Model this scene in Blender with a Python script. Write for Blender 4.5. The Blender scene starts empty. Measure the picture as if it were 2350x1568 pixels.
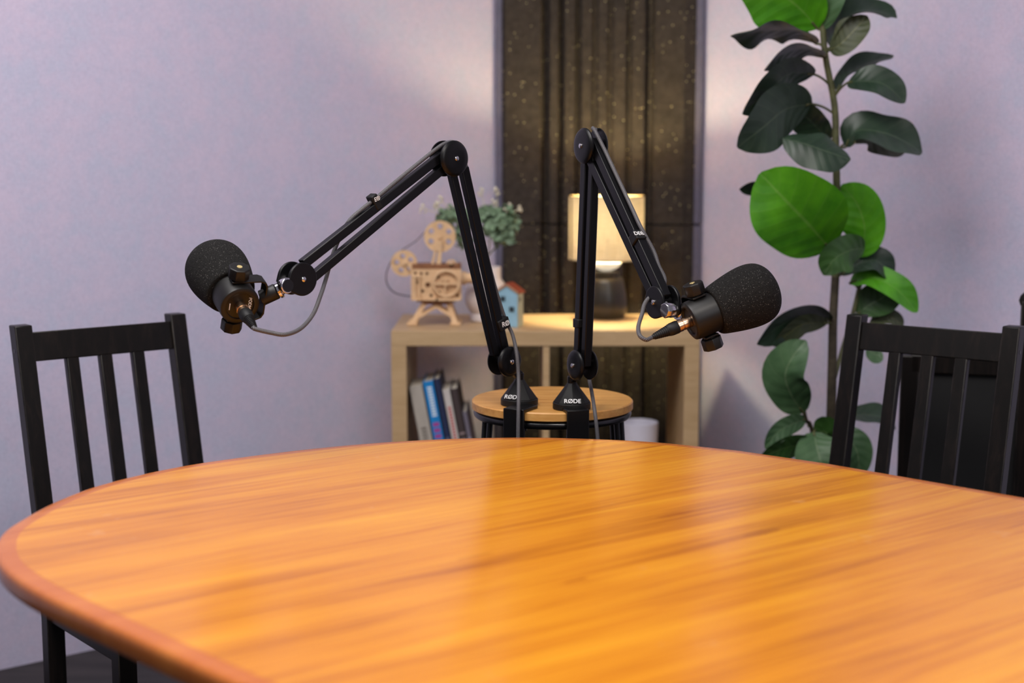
import bpy, bmesh, math, random
from mathutils import Vector, Matrix
random.seed(7)
SC = bpy.context.scene
COL = SC.collection
V = Vector

# ------------------------------------------------------------------ camera model (reference 2350 x 1568)
FPX = 3264.0; TH = math.radians(7.3); HC = 1.194
CAM = V((0, 0, HC)); _c, _s = math.cos(TH), math.sin(TH)
def ray(x, y):
    a = (x - 1175) / FPX; b = -(y - 784) / FPX
    return V((a, _c + b * _s, -_s + b * _c))
def atY(x, y, Y):
    r = ray(x, y); return CAM + r * (Y / r.y)
def atZ(x, y, Z):
    r = ray(x, y); return CAM + r * ((Z - HC) / r.z)
def onplane(x, y, p, n):
    r = ray(x, y); return CAM + r * ((p - CAM).dot(n) / r.dot(n))

# ------------------------------------------------------------------ materials
def lin(c):
    return tuple(((v / 255) / 12.92 if v / 255 <= 0.04045 else ((v / 255 + 0.055) / 1.055) ** 2.4) for v in c) + (1,)
def newmat(name):
    m = bpy.data.materials.new(name); m.use_nodes = True
    nt = m.node_tree; b = nt.nodes['Principled BSDF']
    return m, nt, b
def nd(nt, typ, **kw):
    n = nt.nodes.new(typ)
    for k, v in kw.items():
        if k in n.inputs.keys() if isinstance(k, str) else False: n.inputs[k].default_value = v
        else: setattr(n, k, v)
    return n
def mathn(nt, op, a, b=None, c=None):
    n = nt.nodes.new('ShaderNodeMath'); n.operation = op
    for i, v in enumerate((a, b, c)):
        if v is None: continue
        if isinstance(v, (int, float)): n.inputs[i].default_value = v
        else: nt.links.new(v, n.inputs[i])
    return n.outputs[0]
def mixc(nt, fac, a, b, blend='MIX'):
    n = nt.nodes.new('ShaderNodeMix'); n.data_type = 'RGBA'; n.blend_type = blend
    for i, v in ((0, fac), (6, a), (7, b)):
        if isinstance(v, (int, float)): n.inputs[i].default_value = v
        elif isinstance(v, tuple): n.inputs[i].default_value = v
        else: nt.links.new(v, n.inputs[i])
    return n.outputs[2]
def mapped(nt, scale, coord='Object', rot=(0, 0, 0)):
    t = nt.nodes.new('ShaderNodeTexCoord'); m = nt.nodes.new('ShaderNodeMapping')
    m.inputs['Scale'].default_value = scale; m.inputs['Rotation'].default_value = rot
    nt.links.new(t.outputs[coord], m.inputs['Vector']); return m.outputs[0]
def noise(nt, vec, scale, detail=3, rough=0.55, dist=0.0):
    n = nt.nodes.new('ShaderNodeTexNoise')
    n.inputs['Scale'].default_value = scale; n.inputs['Detail'].default_value = detail
    n.inputs['Roughness'].default_value = rough; n.inputs['Distortion'].default_value = dist
    if vec is not None: nt.links.new(vec, n.inputs['Vector'])
    return n.outputs['Fac']
def ramp(nt, fac, stops):
    n = nt.nodes.new('ShaderNodeValToRGB'); e = n.color_ramp.elements
    while len(e) < len(stops): e.new(0.5)
    for i, (p, c) in enumerate(stops): e[i].position = p; e[i].color = c
    nt.links.new(fac, n.inputs[0]); return n.outputs[0]
def bump(nt, b, h, strength=0.2, dist=0.002):
    n = nt.nodes.new('ShaderNodeBump'); n.inputs['Strength'].default_value = strength; n.inputs['Distance'].default_value = dist
    nt.links.new(h, n.inputs['Height']); nt.links.new(n.outputs[0], b.inputs['Normal'])
def plain(name, col, rough=0.5, metal=0.0, var=0.12, scale=40, spec=0.5, bumpy=0.0):
    m, nt, b = newmat(name)
    f = noise(nt, mapped(nt, (1, 1, 1)), scale)
    c = lin(col); d = tuple(v * (1 - var) for v in c[:3]) + (1,); l = tuple(min(1, v * (1 + var)) for v in c[:3]) + (1,)
    nt.links.new(ramp(nt, f, [(0.3, d), (0.7, l)]), b.inputs['Base Color'])
    b.inputs['Roughness'].default_value = rough; b.inputs['Metallic'].default_value = metal
    b.inputs['Specular IOR Level'].default_value = spec
    if bumpy: bump(nt, b, f, bumpy, 0.001)
    return m
def woodmat(name, c1, c2, c3, rough, scale=(3, 40, 40), rot=(0, 0, 0), spec=0.5, fine=0.25):
    m, nt, b = newmat(name)
    v = mapped(nt, scale, rot=rot)
    f = noise(nt, v, 1.0, 5, 0.6, 0.6); g = noise(nt, v, 5.0, 3, 0.6, 0.2)
    x = mathn(nt, 'ADD', mathn(nt, 'MULTIPLY', f, 1 - fine), mathn(nt, 'MULTIPLY', g, fine))
    nt.links.new(ramp(nt, x, [(0.3, lin(c1)), (0.5, lin(c2)), (0.7, lin(c3))]), b.inputs['Base Color'])
    b.inputs['Roughness'].default_value = rough; b.inputs['Specular IOR Level'].default_value = spec
    bump(nt, b, g, 0.08, 0.001)
    return m
M = {}
M['black_metal'] = plain('black_metal', (9, 9, 11), 0.34, 0, 0.1, spec=0.28)
M['black_gloss'] = plain('black_gloss', (13, 13, 15), 0.25)
M['mic_black'] = plain('mic_black', (17, 16, 15), 0.42, spec=0.38)
M['black_rubber'] = plain('black_rubber', (18, 18, 19), 0.55, spec=0.3)
M['chrome'] = plain('chrome', (215, 212, 215), 0.12, 1.0, 0.03)
M['brass'] = plain('brass', (215, 180, 150), 0.25, 1.0, 0.05)
M['gold'] = plain('gold', (240, 215, 150), 0.3, 0.6, 0.05)
M['white_print'] = plain('white_print', (235, 235, 235), 0.6, 0, 0.02)
M['chairwood'] = woodmat('dark_stained_wood', (10, 9, 8), (16, 13, 12), (30, 23, 20), 0.36, (70, 70, 4), spec=0.28)
M['shelfwood'] = woodmat('pale_oak_veneer', (178, 147, 106), (192, 161, 120), (203, 172, 132), 0.45, (5, 30, 30))
M['stoolwood'] = woodmat('acacia_wood', (168, 112, 52), (196, 140, 72), (214, 164, 96), 0.4, (5, 45, 45))
M['plywood'] = woodmat('laser_cut_plywood', (205, 165, 122), (222, 184, 141), (232, 198, 156), 0.6, (30, 30, 30))
M['plydark'] = woodmat('burnt_plywood', (110, 70, 42), (135, 88, 55), (150, 100, 65), 0.6, (30, 30, 30))
M['ceramic'] = plain('white_ceramic', (226, 216, 212), 0.35, 0, 0.03)
M['mug'] = plain('white_glazed', (212, 210, 226), 0.4, 0, 0.03)
M['darkgap'] = plain('dark_recess', (8, 8, 8), 0.8)
M['film'] = plain('dark_film', (70, 62, 82), 0.5)
M['houseblue'] = plain('pale_blue_paint', (142, 182, 202), 0.6, 0, 0.08)
M['housegreen'] = plain('pale_green_paint', (168, 178, 168), 0.6, 0, 0.1)
M['housered'] = plain('brick_red_paint', (150, 60, 34), 0.6, 0, 0.1)
M['gable'] = plain('tan_clay', (165, 130, 100), 0.6)
M['soil'] = plain('dark_soil', (45, 35, 28), 0.9, 0, 0.4, 120, bumpy=0.5)
M['pot'] = plain('grey_planter', (90, 88, 90), 0.6)
M['stem'] = plain('olive_stem', (82, 84, 50), 0.6, 0, 0.3, 60)
M['bark'] = plain('brown_bark', (62, 54, 40), 0.8, 0, 0.35, 60, bumpy=0.3)
M['sprig'] = plain('cream_blossom', (222, 214, 190), 0.6, 0, 0.06)
M['succulent'] = plain('dusty_green_leaf', (112, 136, 106), 0.55, 0, 0.35, 25)
M['trim'] = plain('slate_edge', (92, 90, 112), 0.7)
M['blackfabric'] = plain('black_upholstery', (9, 9, 10), 0.85)
M['pages'] = plain('paper_pages', (220, 212, 198), 0.8)

def wear(m):
    nt = m.node_tree; b = nt.nodes['Principled BSDF']
    bv = nt.nodes.new('ShaderNodeBevel'); bv.inputs['Radius'].default_value = 0.0016; bv.samples = 4
    g = nt.nodes.new('ShaderNodeNewGeometry'); d = nt.nodes.new('ShaderNodeVectorMath'); d.operation = 'DOT_PRODUCT'
    nt.links.new(bv.outputs[0], d.inputs[0]); nt.links.new(g.outputs['True Normal'], d.inputs[1])
    e = mathn(nt, 'MINIMUM', mathn(nt, 'MULTIPLY', mathn(nt, 'MAXIMUM', mathn(nt, 'SUBTRACT', 0.97, d.outputs['Value']), 0.0), 5.0), 1.0)
    n = noise(nt, mapped(nt, (90, 90, 25)), 1, 4, 0.7)
    e = mathn(nt, 'MULTIPLY', e, mathn(nt, 'MINIMUM', mathn(nt, 'MULTIPLY', mathn(nt, 'MAXIMUM', mathn(nt, 'SUBTRACT', n, 0.40), 0.0), 4.0), 0.8))
    old = b.inputs['Base Color'].links[0].from_socket
    nt.links.new(mixc(nt, e, old, lin((132, 120, 108))), b.inputs['Base Color'])
wear(M['chairwood'])
def table_mat(name, inlay):
    m, nt, b = newmat(name)
    t = nt.nodes.new('ShaderNodeTexCoord')
    rot = nt.nodes.new('ShaderNodeMapping'); rot.inputs['Rotation'].default_value = (0, 0, math.radians(-37))
    nt.links.new(t.outputs['Object'], rot.inputs['Vector'])
    mp = nt.nodes.new('ShaderNodeMapping'); mp.inputs['Scale'].default_value = (0.9, 15, 1)
    nt.links.new(rot.outputs[0], mp.inputs['Vector'])
    f = noise(nt, mp.outputs[0], 1.3, 5, 0.62, 0.6)
    mp2 = nt.nodes.new('ShaderNodeMapping'); mp2.inputs['Scale'].default_value = (2.5, 90, 1)
    nt.links.new(rot.outputs[0], mp2.inputs['Vector'])
    g = noise(nt, mp2.outputs[0], 1.6, 3, 0.6, 0.4)
    big = noise(nt, rot.outputs[0], 2.2, 2)
    x = mathn(nt, 'ADD', mathn(nt, 'ADD', mathn(nt, 'MULTIPLY', f, 0.50), mathn(nt, 'MULTIPLY', g, 0.32)), mathn(nt, 'MULTIPLY', big, 0.18))
    if inlay:
        st = [(0.36, lin((166, 92, 22))), (0.49, lin((206, 128, 30))), (0.62, lin((224, 153, 38)))]
    else:
        st = [(0.34, lin((176, 92, 34))), (0.5, lin((190, 106, 42))), (0.65, lin((202, 120, 50)))]
    col = ramp(nt, x, st)
    if inlay:
        sep = nt.nodes.new('ShaderNodeSeparateXYZ'); nt.links.new(rot.outputs[0], sep.inputs[0])
        # two dark knots in the veneer, stretched along the grain
        for (kx, ky, w, h, amt) in KNOTS:
            dx = mathn(nt, 'DIVIDE', mathn(nt, 'SUBTRACT', sep.outputs[0], kx), w)
            dy = mathn(nt, 'DIVIDE', mathn(nt, 'SUBTRACT', sep.outputs[1], ky), h)
            wob = noise(nt, rot.outputs[0], 40, 2)
            r = mathn(nt, 'ADD', mathn(nt, 'SQRT', mathn(nt, 'ADD', mathn(nt, 'MULTIPLY', dx, dx), mathn(nt, 'MULTIPLY', dy, dy))), mathn(nt, 'MULTIPLY', wob, 0.9))
            fac = mathn(nt, 'MULTIPLY', mathn(nt, 'SUBTRACT', 1.0, mathn(nt, 'SMOOTH_MIN', mathn(nt, 'MAXIMUM', mathn(nt, 'MULTIPLY', mathn(nt, 'SUBTRACT', r, 0.85), 3.5), 0.0), 1.0, 0.1)), amt)
            fac = mathn(nt, 'MAXIMUM', fac, 0.0)
            col = mixc(nt, fac, col, lin((140, 66, 14)))
        sm = noise(nt, rot.outputs[0], 9, 4, 0.7)
        col = mixc(nt, mathn(nt, 'MULTIPLY', mathn(nt, 'MAXIMUM', mathn(nt, 'SUBTRACT', sm, 0.66), 0.0), 1.6), col, lin((240, 205, 160)))
    nt.links.new(col, b.inputs['Base Color'])
    rg = mathn(nt, 'ADD', mathn(nt, 'MULTIPLY', noise(nt, rot.outputs[0], 14, 4), 0.10), 0.16)
    nt.links.new(rg, b.inputs['Roughness']); b.inputs['Specular IOR Level'].default_value = 0.5
    bump(nt, b, g, 0.05, 0.0006)
    return m

def wall_mat():
    m, nt, b = newmat('lavender_linen_wallpaper')
    t = nt.nodes.new('ShaderNodeTexCoord')
    mot = noise(nt, t.outputs['Object'], 7, 4, 0.7)
    mot2 = noise(nt, t.outputs['Object'], 26, 4, 0.7)
    v1 = mapped(nt, (420, 420, 90)); v2 = mapped(nt, (90, 90, 460))
    w = mathn(nt, 'ADD', noise(nt, v1, 1, 2), noise(nt, v2, 1, 2))
    x = mathn(nt, 'ADD', mathn(nt, 'MULTIPLY', mot, 0.6), mathn(nt, 'MULTIPLY', mot2, 0.4))
    base = ramp(nt, x, [(0.40, lin((192, 195, 220))), (0.5, lin((200, 195, 220))), (0.60, lin((208, 197, 221)))])
    w5 = mathn(nt, 'MULTIPLY', w, 0.5)
    col = mixc(nt, 0.22, base, ramp(nt, w5, [(0.38, lin((172, 162, 184))), (0.62, lin((232, 222, 240)))]))
    nt.links.new(col, b.inputs['Base Color']); b.inputs['Roughness'].default_value = 0.75
    b.inputs['Specular IOR Level'].default_value = 0.25
    bump(nt, b, w, 0.06, 0.0005)
    return m

def foam_mat():
    m, nt, b = newmat('black_open_cell_foam')
    t = nt.nodes.new('ShaderNodeTexCoord')
    n1 = noise(nt, t.outputs['Object'], 900, 2, 0.7)
    vo = nt.nodes.new('ShaderNodeTexVoronoi'); vo.inputs['Scale'].default_value = 1000
    nt.links.new(t.outputs['Object'], vo.inputs['Vector'])
    r = nt.nodes.new('ShaderNodeSeparateColor'); nt.links.new(vo.outputs['Color'], r.inputs[0])
    spk = mathn(nt, 'MULTIPLY', mathn(nt, 'GREATER_THAN', r.outputs[0], 0.95), mathn(nt, 'LESS_THAN', vo.outputs['Distance'], 0.32))
    col = mixc(nt, spk, ramp(nt, n1, [(0.35, lin((6, 6, 6))), (0.72, lin((46, 45, 44)))]), lin((150, 147, 143)))
    nt.links.new(col, b.inputs['Base Color']); b.inputs['Roughness'].default_value = 0.9
    b.inputs['Specular IOR Level'].default_value = 0.15
    bump(nt, b, n1, 0.9, 0.0015)
    return m

def trap_mat():
    m, nt, b = newmat('glittering_dark_foam')
    t = nt.nodes.new('ShaderNodeTexCoord')
    n1 = noise(nt, t.outputs['Object'], 45, 4, 0.7)
    vo = nt.nodes.new('ShaderNodeTexVoronoi'); vo.inputs['Scale'].default_value = 150
    nt.links.new(t.outputs['Object'], vo.inputs['Vector'])
    r = nt.nodes.new('ShaderNodeSeparateColor'); nt.links.new(vo.outputs['Color'], r.inputs[0])
    spk = mathn(nt, 'MULTIPLY', mathn(nt, 'GREATER_THAN', r.outputs[0], 0.93), mathn(nt, 'LESS_THAN', vo.outputs['Distance'], 0.22))
    col = mixc(nt, spk, ramp(nt, n1, [(0.3, lin((46, 41, 38))), (0.7, lin((67, 60, 54)))]), lin((235, 216, 168)))
    nt.links.new(col, b.inputs['Base Color']); b.inputs['Roughness'].default_value = 0.85
    b.inputs['Specular IOR Level'].default_value = 0.2
    return m

def braid_mat():
    m, nt, b = newmat('braided_cable_sleeve')
    t = nt.nodes.new('ShaderNodeTexCoord'); s = nt.nodes.new('ShaderNodeSeparateXYZ')
    nt.links.new(t.outputs['UV'], s.inputs[0])
    k = 2 * math.pi
    tri = mathn(nt, 'PINGPONG', mathn(nt, 'MULTIPLY', s.outputs[1], 6.0), 0.5)
    ph = mathn(nt, 'FRACT', mathn(nt, 'ADD', mathn(nt, 'MULTIPLY', s.outputs[0], 420.0), mathn(nt, 'MULTIPLY', tri, 1.6)))
    on = mathn(nt, 'GREATER_THAN', ph, 0.58)
    col = mixc(nt, on, lin((18, 18, 20)), lin((116, 113, 117)))
    nt.links.new(col, b.inputs['Base Color']); b.inputs['Roughness'].default_value = 0.6
    return m

def leaf_mat(name, c_lo, c_hi, vein, rough=0.42, transl=0.0):
    m, nt, b = newmat(name)
    t = nt.nodes.new('ShaderNodeTexCoord'); s = nt.nodes.new('ShaderNodeSeparateXYZ')
    nt.links.new(t.outputs['UV'], s.inputs[0])
    k = mathn(nt, 'ABSOLUTE', mathn(nt, 'SUBTRACT', mathn(nt, 'MULTIPLY', s.outputs[1], 2.0), 1.0))
    mid = mathn(nt, 'LESS_THAN', k, 0.035)
    side = mathn(nt, 'FRACT', mathn(nt, 'SUBTRACT', mathn(nt, 'MULTIPLY', s.outputs[0], 7.0), mathn(nt, 'MULTIPLY', k, 1.3)))
    sv = mathn(nt, 'LESS_THAN', mathn(nt, 'ABSOLUTE', mathn(nt, 'SUBTRACT', side, 0.5)), 0.05)
    f = noise(nt, t.outputs['Object'], 18, 4)
    col = ramp(nt, f, [(0.3, lin(c_lo)), (0.7, lin(c_hi))])
    col = mixc(nt, mathn(nt, 'MULTIPLY', sv, 0.14), col, lin(vein))
    col = mixc(nt, mathn(nt, 'MULTIPLY', mid, 0.6), col, lin(vein))
    nt.links.new(col, b.inputs['Base Color']); b.inputs['Roughness'].default_value = rough
    hh = mathn(nt, 'ABSOLUTE', mathn(nt, 'SUBTRACT', side, 0.5))
    bump(nt, b, hh, 0.35, 0.004)
    return m
M['leaf_bright'] = leaf_mat('bright_green_leaf', (52, 120, 8), (80, 154, 14), (100, 150, 56), 0.5)
M['leaf_mid'] = leaf_mat('mid_green_leaf', (34, 66, 22), (52, 90, 34), (86, 112, 66), 0.45)
M['leaf_shaded'] = leaf_mat('shaded_green_leaf', (27, 46, 32), (44, 64, 47), (72, 88, 68), 0.42)  # shade on these leaves painted into a darker green, plus ordinary leaf variation
M['leaf_olive'] = leaf_mat('olive_leaf_underside', (50, 58, 36), (72, 80, 50), (110, 112, 70), 0.5)
M['leaf_gray'] = leaf_mat('grey_green_leaf', (52, 84, 50), (78, 110, 72), (110, 130, 96), 0.5)
M['leaf_yellow'] = leaf_mat('yellow_green_leaf', (70, 110, 10), (120, 140, 16), (140, 160, 70), 0.5)
M['foam'] = foam_mat(); M['trap'] = trap_mat(); M['braid'] = braid_mat(); M['wall'] = wall_mat()

def floor_mat():
    m, nt, b = newmat('dark_floor_planks')
    v = mapped(nt, (2, 14, 1), rot=(0, 0, math.radians(38)))
    f = noise(nt, v, 2, 5, 0.6)
    nt.links.new(ramp(nt, f, [(0.3, lin((34, 30, 30))), (0.7, lin((58, 52, 52)))]), b.inputs['Base Color'])
    b.inputs['Roughness'].default_value = 0.55
    return m
M['floor'] = floor_mat()

# ------------------------------------------------------------------ mesh helpers
class MB:
    def __init__(s):
        s.bm = bmesh.new(); s.uv = s.bm.loops.layers.uv.new('UVMap')
    def box(s, c, size, R=None, taper=None):
        c = V(c); hx, hy, hz = (v / 2 for v in size); R = R or Matrix.Identity(3)
        vs = []
        for z in (-1, 1):
            k = 1 if (z < 0 or taper is None) else taper
            for x, y in ((-1, -1), (1, -1), (1, 1), (-1, 1)):
                vs.append(s.bm.verts.new(c + R @ V((x * hx * k, y * hy * k, z * hz))))
        for f in ((3, 2, 1, 0), (4, 5, 6, 7), (0, 1, 5, 4), (1, 2, 6, 5), (2, 3, 7, 6), (3, 0, 4, 7)):
            s.bm.faces.new([vs[i] for i in f])
        return s
    def bar(s, a, b, w, d, n, ext=0.0):
        """square bar from a to b, depth d along n, width w across"""
        a, b, n = V(a), V(b), V(n).normalized()
        t = (b - a).normalized(); n = (n - t * n.dot(t)).normalized(); q = n.cross(t)
        R = Matrix((q, n, t)).transposed()
        return s.box((a + b) / 2, (w, d, (b - a).length + 2 * ext), R)
    def lathe(s, prof, o, ax, seg=40, cap=True, ref=None, start=0.0):
        o, ax = V(o), V(ax).normalized()
        ref = V(ref) if ref is not None else (V((0, 0, 1)) if abs(ax.z) < 0.9 else V((1, 0, 0)))
        e1 = (ref - ax * ref.dot(ax)).normalized(); e2 = ax.cross(e1)
        rings = []
        for (h, r) in prof:
            if r < 1e-6: rings.append([s.bm.verts.new(o + ax * h)])
            else: rings.append([s.bm.verts.new(o + ax * h + (e1 * math.cos(start + 2 * math.pi * i / seg) + e2 * math.sin(start + 2 * math.pi * i / seg)) * r) for i in range(seg)])
        for A, B in zip(rings, rings[1:]):
            for i in range(seg):
                j = (i + 1) % seg
                if len(A) == 1 and len(B) == 1: continue
                if len(A) == 1: f = [A[0], B[j], B[i]]
                elif len(B) == 1: f = [A[i], A[j], B[0]]
                else: f = [A[i], A[j], B[j], B[i]]
                s.bm.faces.new(f)
        if cap:
            if len(rings[0]) > 1: s.bm.faces.new(list(reversed(rings[0])))
            if len(rings[-1]) > 1: s.bm.faces.new(rings[-1])
        return s
    def cyl(s, a, b, r, r2=None, seg=24):
        a, b = V(a), V(b); L = (b - a).length
        return s.lathe([(0, r), (L, r if r2 is None else r2)], a, b - a, seg)
    def tube(s, pts, r, seg=12, cap=True, closed=False):
        pts = [V(p) for p in pts]; n = len(pts)
        T = []
        for i in range(n):
            a = pts[(i - 1) % n] if (closed or i > 0) else pts[i]; b = pts[(i + 1) % n] if (closed or i < n - 1) else pts[i]
            T.append((b - a).normalized())
        ref = V((0, 0, 1)) if abs(T[0].z) < 0.9 else V((0, 1, 0))
        e = (ref - T[0] * ref.dot(T[0])).normalized()
        rings = []; u = 0.0; us = []
        for i in range(n):
            e = (e - T[i] * e.dot(T[i])).normalized(); f = T[i].cross(e)
            rr = r[i] if isinstance(r, (list, tuple)) else r
            rings.append([s.bm.verts.new(pts[i] + (e * math.cos(2 * math.pi * k / seg) + f * math.sin(2 * math.pi * k / seg)) * rr) for k in range(seg)])
            if i: u += (pts[i] - pts[i - 1]).length
            us.append(u)
        pairs = list(zip(range(n), range(1, n))) + ([(n - 1, 0)] if closed else [])
        for (i, i2) in pairs:
            for k in range(seg):
                k2 = (k + 1) % seg
                f = s.bm.faces.new([rings[i][k], rings[i][k2], rings[i2][k2], rings[i2][k]])
                uu = (us[i], us[i], us[i2], us[i2]); vv = (k / seg, (k + 1) / seg, (k + 1) / seg, k / seg)
                for l, a, b in zip(f.loops, uu, vv): l[s.uv].uv = (a, b)
        if cap and not closed:
            s.bm.faces.new(list(reversed(rings[0]))); s.bm.faces.new(rings[-1])
        return s
    def prism(s, poly, o, ex, ey, ez, depth):
        """2-D polygon in (ex,ey) extruded +-depth/2 along ez"""
        o, ex, ey, ez = V(o), V(ex), V(ey), V(ez)
        A = [s.bm.verts.new(o + ex * x + ey * y - ez * depth / 2) for x, y in poly]
        B = [s.bm.verts.new(o + ex * x + ey * y + ez * depth / 2) for x, y in poly]
        s.bm.faces.new(list(reversed(A))); s.bm.faces.new(B); n = len(poly)
        for i in range(n):
            j = (i + 1) % n; s.bm.faces.new([A[i], A[j], B[j], B[i]])
        return s
    def ico(s, c, r, sub=2, scale=(1, 1, 1)):
        m = Matrix.Translation(V(c)) @ Matrix.Diagonal((scale[0], scale[1], scale[2], 1))
        bmesh.ops.create_icosphere(s.bm, subdivisions=sub, radius=r, matrix=m); return s

INV = {}
def done(name, mb, mat, parent=None, bevel=0.0, angle=38, seg=2):
    me = bpy.data.meshes.new(name)
    bm = mb.bm if isinstance(mb, MB) else mb
    if parent is not None: bm.transform(INV[parent.name])
    bmesh.ops.recalc_face_normals(bm, faces=bm.faces)
    bm.to_mesh(me); bm.free()
    return link(name, me, mat, parent, bevel, angle, seg)
def link(name, me, mat, parent=None, bevel=0.0, angle=38, seg=2):
    me.materials.clear(); me.materials.append(mat)
    me.polygons.foreach_set('use_smooth', [True] * len(me.polygons)); me.set_sharp_from_angle(angle=math.radians(angle))
    o = bpy.data.objects.new(name, me); COL.objects.link(o)
    if parent is not None:
        o.parent = parent; INV[o.name] = INV[parent.name]
    else: INV[o.name] = Matrix.Identity(4)
    if bevel:
        b = o.modifiers.new('bevel', 'BEVEL'); b.width = bevel; b.segments = seg; b.limit_method = 'ANGLE'; b.angle_limit = math.radians(35)
        b.harden_normals = False
    return o
def thing(name, label, cat, loc, rz=0.0, group=None):
    o = bpy.data.objects.new(name, None); COL.objects.link(o); o.empty_display_size = 0.05
    o.location = loc; o.rotation_euler = (0, 0, rz)
    INV[o.name] = (Matrix.Translation(V(loc)) @ Matrix.Rotation(rz, 4, 'Z')).inverted()
    o['label'] = label; o['category'] = cat
    if group: o['group'] = group
    return o
def tag(o, label, cat, group=None):
    o['label'] = label; o['category'] = cat
    if group: o['group'] = group
    return o
def struct(name, mb, mat):
    o = done(name, mb, mat); o['kind'] = 'structure'; return o
def spline(pts, n=8, closed=False):
    pts = [V(p) for p in pts]; out = []; N = len(pts)
    rng = range(N if closed else N - 1)
    for i in rng:
        if closed: p0, p1, p2, p3 = pts[(i - 1) % N], pts[i], pts[(i + 1) % N], pts[(i + 2) % N]
        else:
            p1, p2 = pts[i], pts[i + 1]; p0 = pts[i - 1] if i else p1 * 2 - p2; p3 = pts[i + 2] if i + 2 < N else p2 * 2 - p1
        for k in range(n):
            t = k / n
            out.append(0.5 * ((2 * p1) + (p2 - p0) * t + (2 * p0 - 5 * p1 + 4 * p2 - p3) * t * t + (3 * p1 - p0 - 3 * p2 + p3) * t ** 3))
    if not closed: out.append(pts[-1])
    return out
def text_mesh(name, s, o, ex, ey, size, mat, parent, thick=0.0, align='CENTER', offset=0.0):
    cu = bpy.data.curves.new(name, 'FONT'); cu.body = s; cu.size = 1.0; cu.extrude = 0.02; cu.align_x = align; cu.align_y = 'CENTER'; cu.offset = offset
    t = bpy.data.objects.new(name, cu); COL.objects.link(t)
    bpy.context.view_layer.update()
    me = bpy.data.meshes.new_from_object(t.evaluated_get(bpy.context.evaluated_depsgraph_get()))
    bpy.data.objects.remove(t); bpy.data.curves.remove(cu)
    ex, ey = V(ex).normalized(), V(ey); ey = (ey - ex * ey.dot(ex)).normalized(); ez = ex.cross(ey)
    R = Matrix((ex * size, ey * size, ez * size)).transposed().to_4x4()
    me.transform(INV[parent.name] @ Matrix.Translation(V(o)) @ R)
    me.name = name
    return link(name, me, mat, parent)
def curve2d(name, loops, depth, frame, mat, parent, bevel=0.0):
    """flat plate with holes: loops = list of 2-D point lists"""
    cu = bpy.data.curves.new(name, 'CURVE'); cu.dimensions = '2D'; cu.fill_mode = 'BOTH'; cu.extrude = depth / 2
    for lp in loops:
        sp = cu.splines.new('POLY'); sp.points.add(len(lp) - 1); sp.use_cyclic_u = True
        for p, (x, y) in zip(sp.points, lp): p.co = (x, y, 0, 1)
    t = bpy.data.objects.new(name, cu); COL.objects.link(t); bpy.context.view_layer.update()
    me = bpy.data.meshes.new_from_object(t.evaluated_get(bpy.context.evaluated_depsgraph_get()))
    bpy.data.objects.remove(t); bpy.data.curves.remove(cu)
    me.transform(INV[parent.name] @ frame); me.name = name
    return link(name, me, mat, parent, bevel)
def circ(cx, cy, r, n=24, rev=False):
    return [(cx + r * math.cos(2 * math.pi * i / n), cy + r * math.sin(2 * math.pi * i / n)) for i in range(n)]
def frame_of(o, ex, ey):
    ex, ey = V(ex).normalized(), V(ey).normalized(); ez = ex.cross(ey)
    return Matrix.Translation(V(o)) @ Matrix((ex, ey, ez)).transposed().to_4x4()
UP = V((0, 0, 1))

# ------------------------------------------------------------------ room shell
CORNER = V((0.285, 4.382, 0)); WL = V((-0.79, -0.612, 0)).normalized(); WR = V((0.612, -0.79, 0)).normalized()
struct('floor', MB().box((0.2, 1.6, -0.05), (9, 9, 0.1)), M['floor'])
def wall(name, d, L, nrm):
    c = CORNER + d * (L / 2 - 0.1) - nrm * 0.05
    R = Matrix((d, nrm, UP)).transposed()
    return struct(name, MB().box(c + UP * 1.35, (L, 0.1, 2.7), R), M['wall'])
wall('wall_left', WL, 4.0, V((0.612, -0.79, 0)).normalized())
wall('wall_right', WR, 4.0, V((-0.79, -0.612, 0)).normalized())

# ------------------------------------------------------------------ corner acoustic foam (two stacked lengths)
EL = V((-0.043, 4.128, 0)); ER = V((0.538, 4.054, 0))
fx = (ER - EL).normalized(); fy = V((fx.y, -fx.x, 0)); 
if fy.y > 0: fy = -fy
W = (ER - EL).length
grooves = [(1252, 20, 0.035), (1288, 15, 0.034), (1326, 15, 0.028), (1364, 14, 0.016), (1398, 13, 0.014), (1440, 13, 0.018), (1486, 22, 0.026)]
prof = [(0.0, 0.0), (0.030, 0.0), (0.032, 0.0)]
prof = [(0.002, -0.03), (0.028, 0.0)]
for (c, w, d) in grooves:
    u0 = (c - w / 2 - 1140) / 465 * W; u1 = (c + w / 2 - 1140) / 465 * W; uc = (u0 + u1) / 2; q = (u1 - u0) * 0.18
    prof += [(u0 - 0.003, 0.0), (u0 + 0.001, -0.004), (uc - q, -d), (uc + q, -d), (u1 - 0.001, -0.004), (u1 + 0.003, 0.0)]
prof += [(W - 0.052, 0.0), (W - 0.044, -0.006), (W - 0.030, -0.012), (W - 0.002, -0.03)]
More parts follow.
